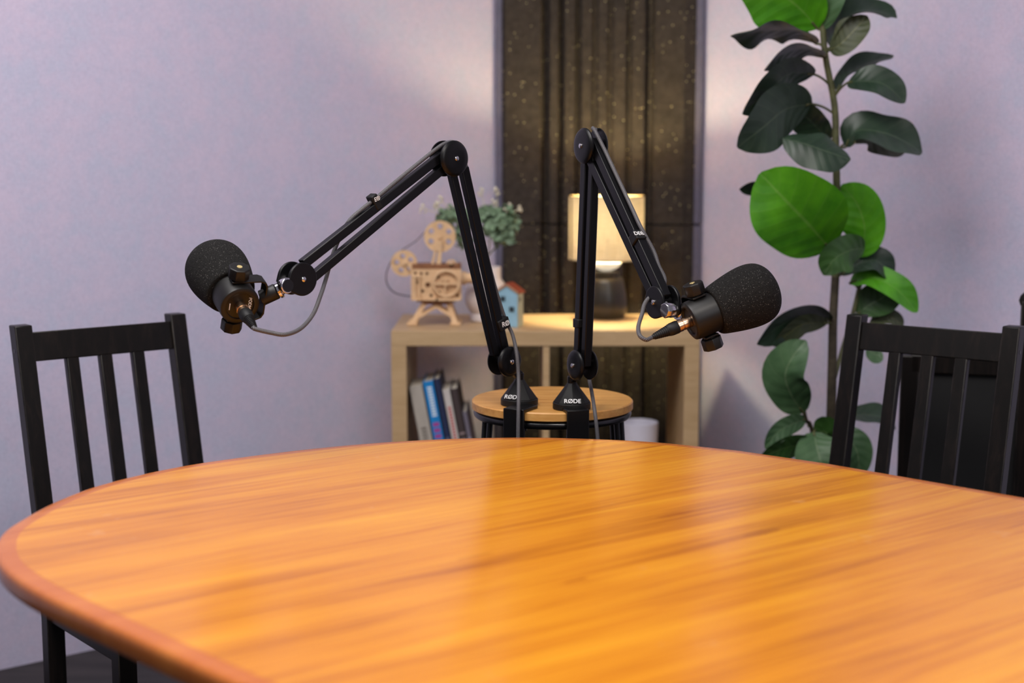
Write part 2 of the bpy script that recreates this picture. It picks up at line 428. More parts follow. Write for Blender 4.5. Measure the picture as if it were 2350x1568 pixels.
for (z0, z1, lab) in ((0.002, 1.008, 'lower length of ribbed black corner foam behind the oak cube shelf'), (1.012, 2.66, 'upper length of glittering ribbed black corner foam above the lamp')):
    t = thing('acoustic_foam_panel', lab, 'acoustic panel', (EL + ER) / 2 + UP * z0, 0, 'corner acoustic foam')
    poly = prof + [(W - 0.002 - 0.02, -0.05), (W / 2 + 0.02, -0.26), (W / 2 - 0.02, -0.26), (0.022, -0.05)]
    mb = MB(); mb.prism(poly, EL + UP * ((z0 + z1) / 2) + fy * 0.03, fx, fy, UP, z1 - z0)
    done('foam_block', mb, M['trap'], t, 0.0, 25)
    for k, u in enumerate((0.008, W - 0.012)):
        mb = MB(); c = EL + fx * u + fy * 0.012 + UP * ((z0 + z1) / 2)
        mb.box(c, (0.020, 0.014, z1 - z0 - 0.002), Matrix((fx, fy, UP)).transposed())
        done('edge_strip', mb, M['trim'], t, 0.002)['label'] = 'navy edge strip'

# ------------------------------------------------------------------ table
EA = V((-0.70711, 0.70711, 0)); EP = V((0.70711, 0.70711, 0)); TZ = 0.74
cap_px = [(1700, 1033), (1500, 1013), (1300, 1004), (1150, 1003), (1000, 1007), (850, 1016), (700, 1030), (560, 1047), (430, 1066), (320, 1088), (210, 1117), (120, 1152), (40, 1195), (0, 1225)]
cap = [atZ(x, y, TZ) for x, y in cap_px]
cap = [(p.dot(EA), p.dot(EP)) for p in cap] + [(1.575, 0.718), (1.508, 0.694), (1.43, 0.681), (1.36, 0.676)]
capS = [(v.x, v.y) for v in spline([V((a, p, 0)) for a, p in cap], 5)]
right_side = [(1.15, 1.826), (0.85, 1.828), (0.55, 1.828)]
left_side = [(1.15, 0.674), (0.85, 0.674), (0.55, 0.674)]
far = [(0.6 - a + 0.0, p) for a, p in reversed(capS)]   # mirrored rounded end nearest the viewer's right
mid = 0.72
outline = capS + left_side[:1] + [(2 * mid - 1.15, 0.674)] + [(2 * mid - a, p) for a, p in reversed(capS)] + [(2 * mid - 1.15, 1.827)] + right_side[:1]
# remove duplicates/backtracking points
def smooth_inset(poly, d):
    n = len(poly); out = []
    for i in range(n):
        a, b = V(poly[i - 1]), V(poly[(i + 1) % n]); t = (b - a).normalized(); nn = V((-t.y, t.x))
        out.append((poly[i][0] + nn.x * d, poly[i][1] + nn.y * d))
    return out
area = sum(outline[i - 1][0] * outline[i][1] - outline[i][0] * outline[i - 1][1] for i in range(len(outline)))
if area < 0: outline.reverse()
def w2(pt, z): return EA * pt[0] + EP * pt[1] + UP * z
tc = EA * mid + EP * 1.25
KNOTS = []
def grain_xy(px, py):
    p = atZ(px, py, TZ) - tc; r = Matrix.Rotation(math.radians(-37), 3, 'Z') @ V((p.x, p.y, 0)); return r.x, r.y
for (px, py, w, h, a) in ((1548, 1181, 0.05, 0.012, 0.42), (1742, 1224, 0.055, 0.013, 0.42), (1170, 1085, 0.05, 0.008, 0.3), (1320, 1333, 0.035, 0.006, 0.5), (1090, 1277, 0.05, 0.005, 0.45)):
    gx, gy = grain_xy(px, py); KNOTS.append((gx, gy, w, h, a))
M['tabletop'] = table_mat('honey_orange_table_veneer', True); M['tableband'] = table_mat('orange_table_edging', False)
tab = thing('dining_table', 'large oval honey orange wooden table in the foreground', 'table', (tc.x, tc.y, 0))
inner = smooth_inset(outline, 0.024)
mb = MB()
rings = [[mb.bm.verts.new(w2(p, TZ)) for p in inner]]
for (ins, dz) in ((0.0075, 0.0), (0.0042, -0.0008), (0.0016, -0.003), (0.0003, -0.0062), (0.0, -0.010), (0.0, -0.021), (0.0015, -0.0245), (0.005, -0.027), (0.03, -0.027)):
    rings.append([mb.bm.verts.new(w2(p, TZ + dz)) for p in smooth_inset(outline, ins)])
n = len(outline)
for A, B in zip(rings, rings[1:]):
    for i in range(n):
        j = (i + 1) % n; mb.bm.faces.new([A[i], A[j], B[j], B[i]])
done('edge_band', mb, M['tableband'], tab, 0, 50)['label'] = 'rounded darker orange edge band'
mb = MB(); top = [mb.bm.verts.new(w2(p, TZ + 0.0002)) for p in inner]; mb.bm.faces.new(top)
bot = [mb.bm.verts.new(w2(p, TZ - 0.025)) for p in smooth_inset(outline, 0.025)]; mb.bm.faces.new(list(reversed(bot)))
for i in range(n): j = (i + 1) % n; mb.bm.faces.new([top[j], top[i], bot[i], bot[j]])
done('tabletop', mb, M['tabletop'], tab, 0, 50)
for (a, p) in ((0.95, 1.0), (0.95, 1.5), (0.45, 1.0), (0.45, 1.5)):
    c = w2((a, p), 0); mb = MB(); mb.lathe([(0, 0.022), (0.3, 0.03), (0.66, 0.034), (0.713, 0.036)], c, UP, 4, True, EA + EP); done('leg', mb, M['tableband'], tab, 0.004)
mb = MB()
for (a0, p0, a1, p1) in ((0.95, 1.0, 0.95, 1.5), (0.95, 1.5, 0.45, 1.5), (0.45, 1.5, 0.45, 1.0), (0.45, 1.0, 0.95, 1.0)):
    mb.bar(w2((a0, p0), 0.675), w2((a1, p1), 0.675), 0.02, 0.07, UP)
done('apron', mb, M['tableband'], tab)

# ------------------------------------------------------------------ chairs
def post_line(x, z, lean=0.095):
    """y offset (backwards) of the rear post at height z"""
    return 0.0 if z <= 0.42 else lean * (z - 0.42) / (0.8915 - 0.42)
def make_chair(loc, rz, label, w=0.155):
    t = thing('dining_chair', label, 'chair', (0, 0, 0), 0, 'black slatted chairs at the table')
    tw, td = 0.033, 0.030
    for s in (-1, 1):
        mb = MB(); zs = [0.0, 0.42, 0.8915]
        ringv = []
        for z in zs:
            y = post_line(0, z); k = 1.0
            ringv.append([mb.bm.verts.new((s * w + dx * tw / 2, y + dy * td / 2 + (0.0), z)) for dx, dy in ((-1, -1), (1, -1), (1, 1), (-1, 1))])
        for A, B in zip(ringv, ringv[1:]):
            for i in range(4): mb.bm.faces.new([A[i], A[(i + 1) % 4], B[(i + 1) % 4], B[i]])
        mb.bm.faces.new(list(reversed(ringv[0]))); mb.bm.faces.new(ringv[-1])
        o = done('rear_post', mb, M['chairwood'], t, 0.0022, 30)
        mb = MB(); mb.cyl((s * (w + tw / 2 - 0.003), post_line(0, 0.845), 0.845), (s * (w + tw / 2 + 0.0004), post_line(0, 0.845), 0.845), 0.004, seg=14)
        done('screw', mb, M['black_gloss'], o)
        mb = MB(); mb.box((s * w, -0.30, 0.20), (tw, td, 0.40)); done('front_leg', mb, M['chairwood'], t, 0.002)
        mb = MB(); mb.box((s * w, -0.15, 0.385), (0.02, 0.27, 0.06)); done('side_rail', mb, M['chairwood'], t, 0.0015)
        mb = MB(); mb.box((s * w, -0.15, 0.16), (0.018, 0.27, 0.03)); done('stretcher', mb, M['chairwood'], t, 0.0015)
    def tilt(z0, z1, x0, x1, d, off=0.0):
        a = V(((x0 + x1) / 2, post_line(0, z0) + off, z0)); b = V(((x0 + x1) / 2, post_line(0, z1) + off, z1))
        m = MB(); m.bar(a, b, x1 - x0, d, (0, 1, 0)); return m
    done('top_rail', tilt(0.8235, 0.8765, -w + 0.0155, w - 0.0155, 0.018), M['chairwood'], t, 0.0018)
    done('lower_rail', tilt(0.475, 0.51, -w + 0.0155, w - 0.0155, 0.018), M['chairwood'], t, 0.0018)
    for k in (-1, 0, 1):
        done('back_slat', tilt(0.508, 0.826, k * 0.066 - 0.0125, k * 0.066 + 0.0125, 0.016), M['chairwood'], t, 0.0025)
    done('seat', MB().box((0, -0.165, 0.425), (2 * w + 0.02, 0.30, 0.022)), M['chairwood'], t, 0.004)
    done('front_rail', MB().box((0, -0.30, 0.385), (2 * w - 0.033, 0.02, 0.055)), M['chairwood'], t, 0.0015)
    done('rear_rail', MB().box((0, 0, 0.385), (2 * w - 0.033, 0.02, 0.055)), M['chairwood'], t, 0.0015)
    t.location = loc; t.rotation_euler = (0, 0, rz); return t
def dup(root, loc, rz, label):
    r = root.copy(); COL.objects.link(r); r.location = loc; r.rotation_euler = (0, 0, rz); r['label'] = label
    for ch in list(root.children):
        c = ch.copy(); COL.objects.link(c); c.parent = r
        for g in ch.children:
            d = g.copy(); COL.objects.link(d); d.parent = c
    return r
ch1 = make_chair((-0.725, 2.627, 0), math.radians(40.1), 'black slatted wooden chair against plain lavender wall, left of the table')
ch2 = dup(ch1, (0.739, 2.611, 0), math.radians(-39.6), 'black slatted wooden chair in front of the fig plant, right of the table')

# black armchair behind the right chair, mostly out of frame
ac = thing('armchair', 'black armchair with solid dark side panel behind the right slatted chair', 'armchair', (1.06, 2.98, 0))
aY0, aY1 = 2.90, 3.02
def AP(x, y, Y): return atY(x, y, Y)
pA = AP(2090, 845, 2.94); pB = AP(2420, 853, 2.86)
ex = (pB - pA); ex.z = 0; ex.normalize(); ey = V((-ex.y, ex.x, 0))
zt = 0.792; bx = V((pA.x, pA.y, 0))
Rx = Matrix((ex, ey, UP)).transposed(); L = 0.36
def abox(u0, u1, v0, v1, z0, z1): return MB().box(bx + ex * (u0 + u1) / 2 + ey * (v0 + v1) / 2 + UP * (z0 + z1) / 2, (u1 - u0, v1 - v0, z1 - z0), Rx)
done('armrest', abox(0.0, L, -0.018, 0.018, zt - 0.038, zt), M['chairwood'], ac, 0.003)
done('front_leg', abox(-0.020, 0.018, -0.018, 0.018, 0, zt - 0.002), M['chairwood'], ac, 0.003)
done('side_panel', abox(0.018, 0.215, -0.008, 0.008, 0.25, zt - 0.027), M['blackfabric'], ac, 0.003)
mb = MB(); q = AP(2362, 690, 2.87); mb.bar(V((q.x, q.y, 0)), V((q.x, q.y, q.z)), 0.030, 0.03, ey); mb.ico((q.x, q.y, q.z), 0.020, 2)
done('rear_post', mb, M['chairwood'], ac, 0.003)
done('seat', abox(0.0, L, 0.01, 0.20, 0.40, 0.46), M['blackfabric'], ac, 0.01)
done('rear_leg', abox(-0.020, 0.018, 0.19, 0.22, 0, 0.42), M['chairwood'], ac, 0.003)

# ------------------------------------------------------------------ oak cube shelf
sx0, sx1, sy0, sy1, st = -0.3015, 0.4685, 3.515, 3.905, 0.77
sh = thing('cube_shelf', 'pale oak open cube shelf standing in front of the black foam corner', 'shelf', ((sx0 + sx1) / 2, (sy0 + sy1) / 2, 0))
def sbox(x0, x1, z0, z1, y0=sy0, y1=sy1): return MB().box(((x0 + x1) / 2, (y0 + y1) / 2, (z0 + z1) / 2), (x1 - x0, y1 - y0, z1 - z0))
done('top_panel', sbox(sx0, sx1, st - 0.038, st), M['shelfwood'], sh, 0.0015)
done('bottom_panel', sbox(sx0, sx1, 0, 0.038), M['shelfwood'], sh, 0.0015)
done('side_panel', sbox(sx0, sx0 + 0.038, 0.038, st - 0.038), M['shelfwood'], sh, 0.001)
done('side_panel', sbox(sx1 - 0.038, sx1, 0.038, st - 0.038), M['shelfwood'], sh, 0.001)
done('divider', sbox(0.0775, 0.0935, 0.038, st - 0.038, sy0 + 0.003), M['shelfwood'], sh, 0.001)
done('shelf_board', sbox(sx0 + 0.038, 0.0775, 0.377, 0.393, sy0 + 0.003), M['shelfwood'], sh, 0.001)
done('shelf_board', sbox(0.0935, sx1 - 0.038, 0.377, 0.393, sy0 + 0.003), M['shelfwood'], sh, 0.001)

# books
def book_mat(name, col, marks):
    m, nt, b = newmat(name); t = nt.nodes.new('ShaderNodeTexCoord'); s = nt.nodes.new('ShaderNodeSeparateXYZ'); nt.links.new(t.outputs['Generated'], s.inputs[0])
    c = ramp(nt, noise(nt, t.outputs['Object'], 30), [(0.3, lin(tuple(v * 0.94 for v in col))), (0.7, lin(col))])
    fr = mathn(nt, 'LESS_THAN', s.outputs[1], 0.02)
    for (z0, z1, x0, x1, mc, pitch) in marks:
        a = mathn(nt, 'MULTIPLY', mathn(nt, 'GREATER_THAN', s.outputs[2], z0), mathn(nt, 'LESS_THAN', s.outputs[2], z1))
        a2 = mathn(nt, 'MULTIPLY', mathn(nt, 'GREATER_THAN', s.outputs[0], x0), mathn(nt, 'LESS_THAN', s.outputs[0], x1))
        w = mathn(nt, 'GREATER_THAN', mathn(nt, 'FRACT', mathn(nt, 'MULTIPLY', s.outputs[2], pitch)), 0.35)
        c = mixc(nt, mathn(nt, 'MULTIPLY', fr, mathn(nt, 'MULTIPLY', a, mathn(nt, 'MULTIPLY', a2, w))), c, lin(mc))
    nt.links.new(c, b.inputs['Base Color']); b.inputs['Roughness'].default_value = 0.5; return m
books = [(-0.218, 0.035, 0.234, (186, 178, 168), [(0.40, 0.55, 0.3, 0.7, (120, 112, 104), 26), (0.2, 0.3, 0.3, 0.7, (120, 112, 104), 22)], 'thick grey paperback, leftmost book leaning in the shelf'),
         (-0.182, 0.028, 0.246, (22, 138, 214), [(0.62, 0.95, 0.3, 0.75, (225, 240, 250), 34), (0.33, 0.58, 0.2, 0.8, (170, 70, 150), 16), (0.08, 0.28, 0.25, 0.75, (16, 60, 120), 14)], 'bright blue book with pink and white spine marks in the shelf'),
         (-0.1535, 0.017, 0.254, (36, 46, 80), [(0.2, 0.4, 0.2, 0.8, (80, 90, 120), 10)], 'dark navy book right beside the bright blue book'),
         (-0.136, 0.020, 0.225, (214, 206, 200), [(0.38, 0.8, 0.3, 0.7, (190, 60, 60), 30)], 'slim white book with red marks on its spine'),
         (-0.1155, 0.019, 0.228, (70, 58, 58), [(0.25, 0.5, 0.1, 0.9, (150, 130, 130), 7)], 'dark brown book right of the white and red book'),
         (-0.0960, 0.012, 0.168, (120, 112, 126), [(0.2, 0.6, 0.1, 0.9, (160, 150, 160), 6)], 'short pale grey book, rightmost of the leaning row')]
la = math.radians(-10.3)
for i, (x, tk, h, col, marks, lab) in enumerate(books):
    dep = 0.16 + 0.01 * (i % 3); y0 = 3.545 + 0.004 * (i % 2)
    b = thing('book', lab, 'book', (x, y0 + dep / 2, 0.3935), 0, 'books leaning in the left shelf cell')
    R = Matrix.Rotation(la, 3, 'Y'); tk2 = tk * 0.97
    def loc(u, v, z): return V((x, y0, 0.394 + tk * math.sin(-la) * 0.0)) + R @ V((u, v, z))
    up0 = tk2 * math.sin(abs(la)) * 0
    # cover = spine + two boards, local box geometry so Generated coordinates follow the book
    mb = MB()
    for (u0, u1, v0, v1) in ((0, tk2, 0, 0.0022), (0, 0.0018, 0, dep), (tk2 - 0.0018, tk2, 0, dep)):
        mb.box(((u0 + u1) / 2, (v0 + v1) / 2, h / 2), (u1 - u0, v1 - v0, h))
    T = Matrix.Translation((0, -dep / 2, 0.0)) @ Matrix.Rotation(la, 4, 'Y')
    INVb = INV[b.name]
    me_parent = b
    bm = mb.bm; bm.transform(INVb.inverted())
    c = done('cover', mb, book_mat('book_cover', col, marks), b, 0.0005)
    mb = MB(); mb.box((tk2 / 2, dep / 2 - 0.001, h / 2), (tk2 - 0.0036, dep - 0.006, h - 0.008)); mb.bm.transform(INVb.inverted())
    pg = done('pages', mb, M['pages'], b)
    for o in (c, pg): o.matrix_local = T
    # lift so that the lowest corner rests on the board
    b.location.z = 0.3935 + 0.0002

# white cup on the right shelf board
cupc = atY(1466, 968, 3.66); cz0 = 0.3935; cr = 0.05; ch_ = atY(1468, 969, 3.66).z - cz0
cup = MB().lathe([(0, 0.043), (0.004, 0.046), (ch_ * 0.5, 0.0485), (ch_, 0.0505), (ch_ + 0.001, 0.049), (ch_ - 0.002, 0.0475), (0.01, 0.044), (0.008, 0)], (cupc.x, 3.66, cz0), UP, 48)
tag(done('cup', cup, M['mug'], None, 0, 50), 'plain white cup on the right board inside the oak shelf', 'cup')

# ------------------------------------------------------------------ table lamp
LX, LY = 0.2516, 3.80
lamp = thing('table_lamp', 'lit table lamp with pale drum shade and black gourd base on the shelf', 'lamp', (LX, LY, st))
M['lampbase'] = plain('matte_black_ceramic', (26, 25, 26), 0.33)
m, nt, b = newmat('linen_lampshade')
tr = nt.nodes.new('ShaderNodeBsdfTranslucent'); df = nt.nodes.new('ShaderNodeBsdfDiffuse'); mx = nt.nodes.new('ShaderNodeMixShader')
lv = mathn(nt, 'ADD', noise(nt, mapped(nt, (30, 30, 500)), 1, 2), noise(nt, mapped(nt, (400, 400, 20)), 1, 2))
lc = ramp(nt, mathn(nt, 'MULTIPLY', lv, 0.5), [(0.35, lin((206, 184, 146))), (0.65, lin((236, 216, 180)))])
nt.links.new(lc, tr.inputs[0]); nt.links.new(lc, df.inputs[0]); mx.inputs[0].default_value = 0.028
nt.links.new(df.outputs[0], mx.inputs[1]); nt.links.new(tr.outputs[0], mx.inputs[2]); nt.links.new(mx.outputs[0], nt.nodes['Material Output'].inputs[0])
M['shade'] = m
m, nt, b = newmat('clear_glass_collar')
b.inputs['Base Color'].default_value = lin((34, 32, 34)); b.inputs['Roughness'].default_value = 0.05; b.inputs['Alpha'].default_value = 0.45
M['collar'] = m
m, nt, b = newmat('glowing_diffuser_bowl')
b.inputs['Base Color'].default_value = (0.95, 0.93, 0.88, 1); b.inputs['Emission Color'].default_value = lin((255, 246, 222)); b.inputs['Emission Strength'].default_value = 1.0
M['bowl'] = m
base = done('lamp_base', MB().lathe([(0, 0.044), (0.003, 0.049), (0.012, 0.0535), (0.03, 0.0572), (0.05, 0.0564), (0.072, 0.0530), (0.095, 0.0480), (0.1065, 0.0458), (0.108, 0.0448), (0.108, 0.0)], (LX, LY, st + 0.0005), UP, 56), M['lampbase'], lamp, 0, 50)
done('glass_collar', MB().lathe([(0.1075, 0.0456), (0.125, 0.0443), (0.148, 0.0432), (0.152, 0.0428)], (LX, LY, st), UP, 48, False), M['collar'], lamp, 0, 60)['label'] = 'clear glass collar under the shade'
done('inner_socket', MB().lathe([(0.108, 0.036), (0.126, 0.034), (0.128, 0)], (LX, LY, st), UP, 12), M['lampbase'], lamp)
done('diffuser_bowl', MB().lathe([(0.1275, 0.0), (0.1285, 0.012), (0.132, 0.022), (0.138, 0.032), (0.146, 0.0385), (0.1505, 0.0415), (0.1505, 0.0)], (LX, LY, st), UP, 48), M['bowl'], lamp, 0, 60)['label'] = 'white glowing bowl'
SZ0, SZ1 = 0.929, 1.097
sd = done('lamp_shade', MB().lathe([(SZ0, 0.100), (SZ1, 0.100)], (LX, LY, 0), UP, 96, False), M['shade'], lamp, 0, 60)
M['shade_rim'] = plain('shade_rim', (120, 104, 76), 0.7)
for zz in (SZ0, SZ1): done('rim', MB().tube([V((LX + 0.1003 * math.cos(a * math.pi / 32), LY + 0.1003 * math.sin(a * math.pi / 32), zz)) for a in range(64)], 0.0014, 8, False, True), M['shade_rim'], sd)
a = math.radians(180 + 20); mb = MB(); mb.box((LX + 0.1005 * math.cos(a), LY + 0.1005 * math.sin(a), (SZ0 + SZ1) / 2), (0.0015, 0.006, SZ1 - SZ0), Matrix.Rotation(a, 3, 'Z')); done('seam', mb, plain('shade_seam', (84, 70, 48), 0.7), sd)
mb = MB()
for k in range(3):
    a = 2 * math.pi * k / 3 + 0.5; mb.cyl((LX, LY, 0.985), (LX + 0.1 * math.cos(a), LY + 0.1 * math.sin(a), 0.985), 0.0012, seg=6)
mb.cyl((LX, LY, st + 0.128), (LX, LY, 1.0), 0.006, seg=12)
done('shade_carrier', mb, M['black_metal'], lamp)
mb = MB(); mb.ico((LX, LY, 1.028), 0.018, 2)
m, nt, b = newmat('lamp_bulb_glass'); b.inputs['Emission Color'].default_value = lin((255, 238, 182)); b.inputs['Emission Strength'].default_value = 860.0
done('bulb', mb, m, lamp)

# ------------------------------------------------------------------ stool
SCX, SCY, SZ, SR = 0.074, 2.573, 0.758, 0.1475
stl = thing('bar_stool', 'round wooden topped stool with black metal legs holding both microphone arms', 'stool', (SCX, SCY, 0))
SO = V((SCX, SCY, 0))
done('seat', MB().lathe([(SZ - 0.0165, SR - 0.003), (SZ - 0.0145, SR), (SZ - 0.002, SR), (SZ, SR - 0.002), (SZ, 0)], SO, UP, 80), M['stoolwood'], stl, 0, 40)
def ring(z, r, tr): return MB().tube([SO + V((r * math.cos(2 * math.pi * k / 64), r * math.sin(2 * math.pi * k / 64), z)) for k in range(64)], tr, 12, False, True)
done('seat_ring', ring(SZ - 0.024, SR - 0.010, 0.0075), M['black_gloss'], stl)
for k, ang in enumerate((205, 335, 25, 155)):
    mb = MB()
    for da in (-5, 5):
        a = math.radians(ang + da); aa = math.radians(ang)
        p0 = SO + V(((SR - 0.018) * math.cos(a), (SR - 0.018) * math.sin(a), SZ - 0.018)); p1 = SO + V((0.185 * math.cos(aa), 0.185 * math.sin(aa), 0.006))
        mb.tube([p0, p0.lerp(p1, 0.5), p1], 0.0055, 10)
    done('hairpin_leg', mb, M['black_gloss'], stl)
done('foot_ring', ring(0.24, 0.163, 0.006), M['black_gloss'], stl)

# ------------------------------------------------------------------ microphone boom arms
def teardrop(R, nose, r, n=36):
    """outline of hull of circle R at origin and circle r at nose"""
    nx, ny = nose; L = math.hypot(nx, ny); th = math.atan2(ny, nx); al = math.acos((R - r) / L); out = []
    for i in range(n + 1):
        a = th + al + (2 * math.pi - 2 * al) * i / n; out.append((R * math.cos(a), R * math.sin(a)))
    for i in range(13):
        a = th - al + 2 * al * i / 12; out.append((nx + r * math.cos(a), ny + r * math.sin(a)))
    return out
def boom(name_label, base_px, n, J, E, T, bars, facing, clamp_px, cone_rot):
    """J/E/T joint pixels of the near cover discs; n = horizontal normal of the arm's plane (towards viewer)"""
    n = V(n).normalized(); B = atZ(base_px[0], base_px[1], SZ)
    t = thing('microphone_stand', name_label, 'microphone stand', (B.x, B.y, SZ), 0, 'boom stands clamped to the stool')
    h = V((-n.y, n.x, 0)).normalized()      # horizontal in-plane direction
    P = lambda x, y, off=0.0: onplane(x, y, B + n * off, n)
    near = 0.0145
    j = P(*J, near) - n * near; e = P(*E, near) - n * near; tp = P(*T, near) - n * near
    # conical faceted base
    mb = MB(); mb.lathe([(0.0, 0.0335), (0.0115, 0.0335)], B + UP * 0.0005, UP, 48)
    bs = done('base', mb, M['black_rubber'], t, 0.0012)
    mb = MB(); mb.lathe([(0.012, 0.0335), (0.043, 0.0105), (0.046, 0.009)], B, UP, 8, True, V((math.cos(cone_rot), math.sin(cone_rot), 0)))
    done('base_cone', mb, M['black_rubber'], bs, 0.0010)
    # swivel post and lower yoke
    mb = MB(); mb.cyl(B + UP * 0.044, B + UP * 0.058, 0.008); mb.bar(B + UP * 0.052, j, 0.016, 0.010, n); done('swivel', mb, M['black_metal'], t, 0.001)
    # bars
    for (a, b, w, d) in bars(P, j, e, tp, n, h):
        done('arm_bar', MB().bar(a, b, w, d, n), M['black_metal'], t, 0.0014)
    # joint covers
    for (c, R, nose, thick, nm) in ((j, 0.0268, None, 0.006, 'base_joint'), (e, 0.0300, None, 0.0065, 'elbow_joint'), (tp, 0.0258, facing, 0.0055, 'head_joint')):
        hub = MB(); hub.cyl(c - n * 0.012, c + n * 0.012, 0.009); root = done(nm, hub, M['black_metal'], t)
        for sgn in (1, -1):
            o = c + n * sgn * near
            if nose is None:
                mb = MB(); mb.lathe([(0, R), (thick * 0.35, R), (thick * 0.75, R * 0.93), (thick, R * 0.8), (thick * 1.15, R * 0.5), (thick * 1.2, 0)], o - n * sgn * thick * 0.35, n * sgn, 48); done('joint_cover', mb, M['black_metal'], root, 0, 30)
            else:
                nv = (nose - c); poly = teardrop(R, (nv.dot(h), nv.z), 0.010)
                mb = MB(); mb.prism(poly, o, h, UP, n, thick); done('joint_cover', mb, M['black_metal'], root, 0.0016)
            mb = MB(); mb.lathe([(0, 0.0042), (0.0018, 0.0040), (0.0026, 0.0030), (0.0028, 0)], o + n * sgn * thick * (0.8 if nose is None else 0.5), n * sgn, 16); done('screw', mb, M['chrome'], root)
    # clamp
    q = atZ(clamp_px[0], 905, SZ); dirc = V((clamp_px[0] - 0, 0, 0))
    cx = atY(clamp_px[0], 960, 2.43).x; yy = SCY - math.sqrt(max(0, SR ** 2 - (cx - SCX) ** 2)) - 0.006
    out = V((cx - SCX, yy - SCY, 0)).normalized(); tang = V((-out.y, out.x, 0)); Rm = Matrix((tang, out, UP)).transposed()
    pc = V((cx, yy, 0))
    mb = MB()
    mb.box(pc - out * 0.024 + UP * (SZ + 0.0035), (0.040, 0.056, 0.006), Rm)
    mb.box(pc + out * 0.002 + UP * (SZ - 0.043), (0.040, 0.0065, 0.099), Rm)
    mb.box(pc - out * 0.018 + UP * (SZ - 0.089), (0.040, 0.046, 0.006), Rm)
    cl = done('clamp', mb, M['black_metal'], t, 0.0015)
    mb = MB(); mb.cyl(pc - out * 0.024 + UP * (SZ - 0.125), pc - out * 0.024 + UP * (SZ - 0.034), 0.005); mb.cyl(pc - out * 0.024 + UP * (SZ - 0.036), pc - out * 0.024 + UP * (SZ - 0.0315), 0.011); mb.bar(pc - out * 0.024 - tang * 0.02 + UP * (SZ - 0.12), pc - out * 0.024 + tang * 0.02 + UP * (SZ - 0.12), 0.006, 0.006, UP)
    done('clamp_screw', mb, M['black_metal'], cl)
    return t, bs, B, n, h, P, j, e, tp

def perp(a, b, n):
    t = (b - a).normalized(); return n.cross(t).normalized()
# --- left arm
def bars_left(P, j, e, tp, n, h):
    f = 0.007
    out = []
    for (a, b, w) in (((1040, 385), (1141, 815), 0.0135), ((1069, 385), (1165, 815), 0.0165)):
        out.append((P(*a, f) - n * f, P(*b, f) - n * f, w, 0.0125))
    for (a, b, w) in (((1020, 356), (700, 607), 0.0145), ((1030, 380), (716, 643), 0.0140)):
        out.append((P(*a, f) - n * f, P(*b, f) - n * f, w, 0.014))
    return out
nL = V((0.68, -0.73, 0)).normalized()
BL0 = atZ(1192, 929, SZ)
noseL = onplane(658, 655, BL0, nL)
A1 = boom('left black microphone stand, bent at the elbow and reaching out to the left microphone', (1192, 929), nL, (1170, 830), (1043, 364), (694, 641), bars_left, noseL, (1181, 960), math.radians(-100))
# --- right arm
nR = V((-0.885, -0.465, 0)).normalized()
def bars_right(P, j, e, tp, n, h):
    out = []
    q = perp(j, e, n); o = 0.0125
    for s, w in ((-1, 0.013), (1, 0.016)): out.append((j + q * o * s, e + q * o * s, w, 0.0145))
    q = perp(e, tp, n)
    for s, w in ((-1, 0.0165), (1, 0.0165)): out.append((e + q * o * s, tp + q * o * s * 0.8, w, 0.0155))
    return out
BR0 = atZ(1312, 938, SZ)
noseR = onplane(1535, 712, BR0, nR)
A2 = boom('right black microphone stand, upright lower half and reaching out to the right microphone', (1312, 938), nR, (1320, 839), (1339, 335), (1503, 694), bars_right, noseR, (1325, 960), math.radians(-90))
# RODE lettering on the two cone bases
for A, rot, dx in ((A1, 0, -0.055), (A2, 0, 0.0)):
    B = A[2]; bs = A[1]
    a = rot + math.radians(0); nrm = V((math.cos(-math.pi / 2 + (dx * 8)), math.sin(-math.pi / 2 + dx * 8), 0)); tx = V((-nrm.y, nrm.x, 0))
    slope = V((0, 0, 0.031)) - nrm * 0.023; slope.normalize()
    ap = math.cos(math.pi / 8)
    o = B + nrm * (0.0335 - 0.0045 + 0.0006) + UP * (0.012 + 0.0062) 
    text_mesh('logo', 'RØDE', o + nrm * 0.0012, tx, slope, 0.0112, M['white_print'], bs, offset=0.004)['label'] = 'white lettering'
# straps round the bars with the visible part of the lettering
def strap(A, px, off, bar_dir, w, d, ln, txt=None, tsize=0.01, tex=None, tey=None, toff=(0, 0)):
    t, bs, B, n, h, P = A[:6]
    c = P(px[0], px[1], off) - n * off
    bd = V(bar_dir).normalized()
    mb = MB(); mb.bar(c - bd * ln / 2, c + bd * ln / 2, w, d, n); s = done('cable_strap', mb, M['black_rubber'], t, 0.002)
    if txt:
        o = c + n * (d / 2 + 0.0006) + V(tex).normalized() * toff[0] + V(tey).normalized() * toff[1]
        text_mesh('logo', txt, o, tex, tey, tsize, M['white_print'], s, offset=0.008)['label'] = 'white lettering'
    return c
_, bsL, BL, nL, hL, PL, jL, eL, tL = A1
_, bsR, BR, nR, hR, PR, jR, eR, tR = A2
dU = (tL - eL).normalized(); dL_ = (eL - jL).normalized()
hxL = -hL if hL.x < 0 else hL
hxR = -hR if hR.x < 0 else hR
strap(A1, (866, 464), 0.008, dU, 0.026, 0.0165, 0.013, 'E®', 0.0095, hxL + UP * 0.35, UP - hxL * 0.35, (0.0008, 0.0050))
strap(A1, (1157, 744), 0.008, dL_, 0.026, 0.019, 0.020, 'RØ', 0.0125, hxL + UP * 0.2, UP - hxL * 0.2, (0.002, 0.0))
dUR = (tR - eR).normalized(); qU = perp(eR, tR, nR)
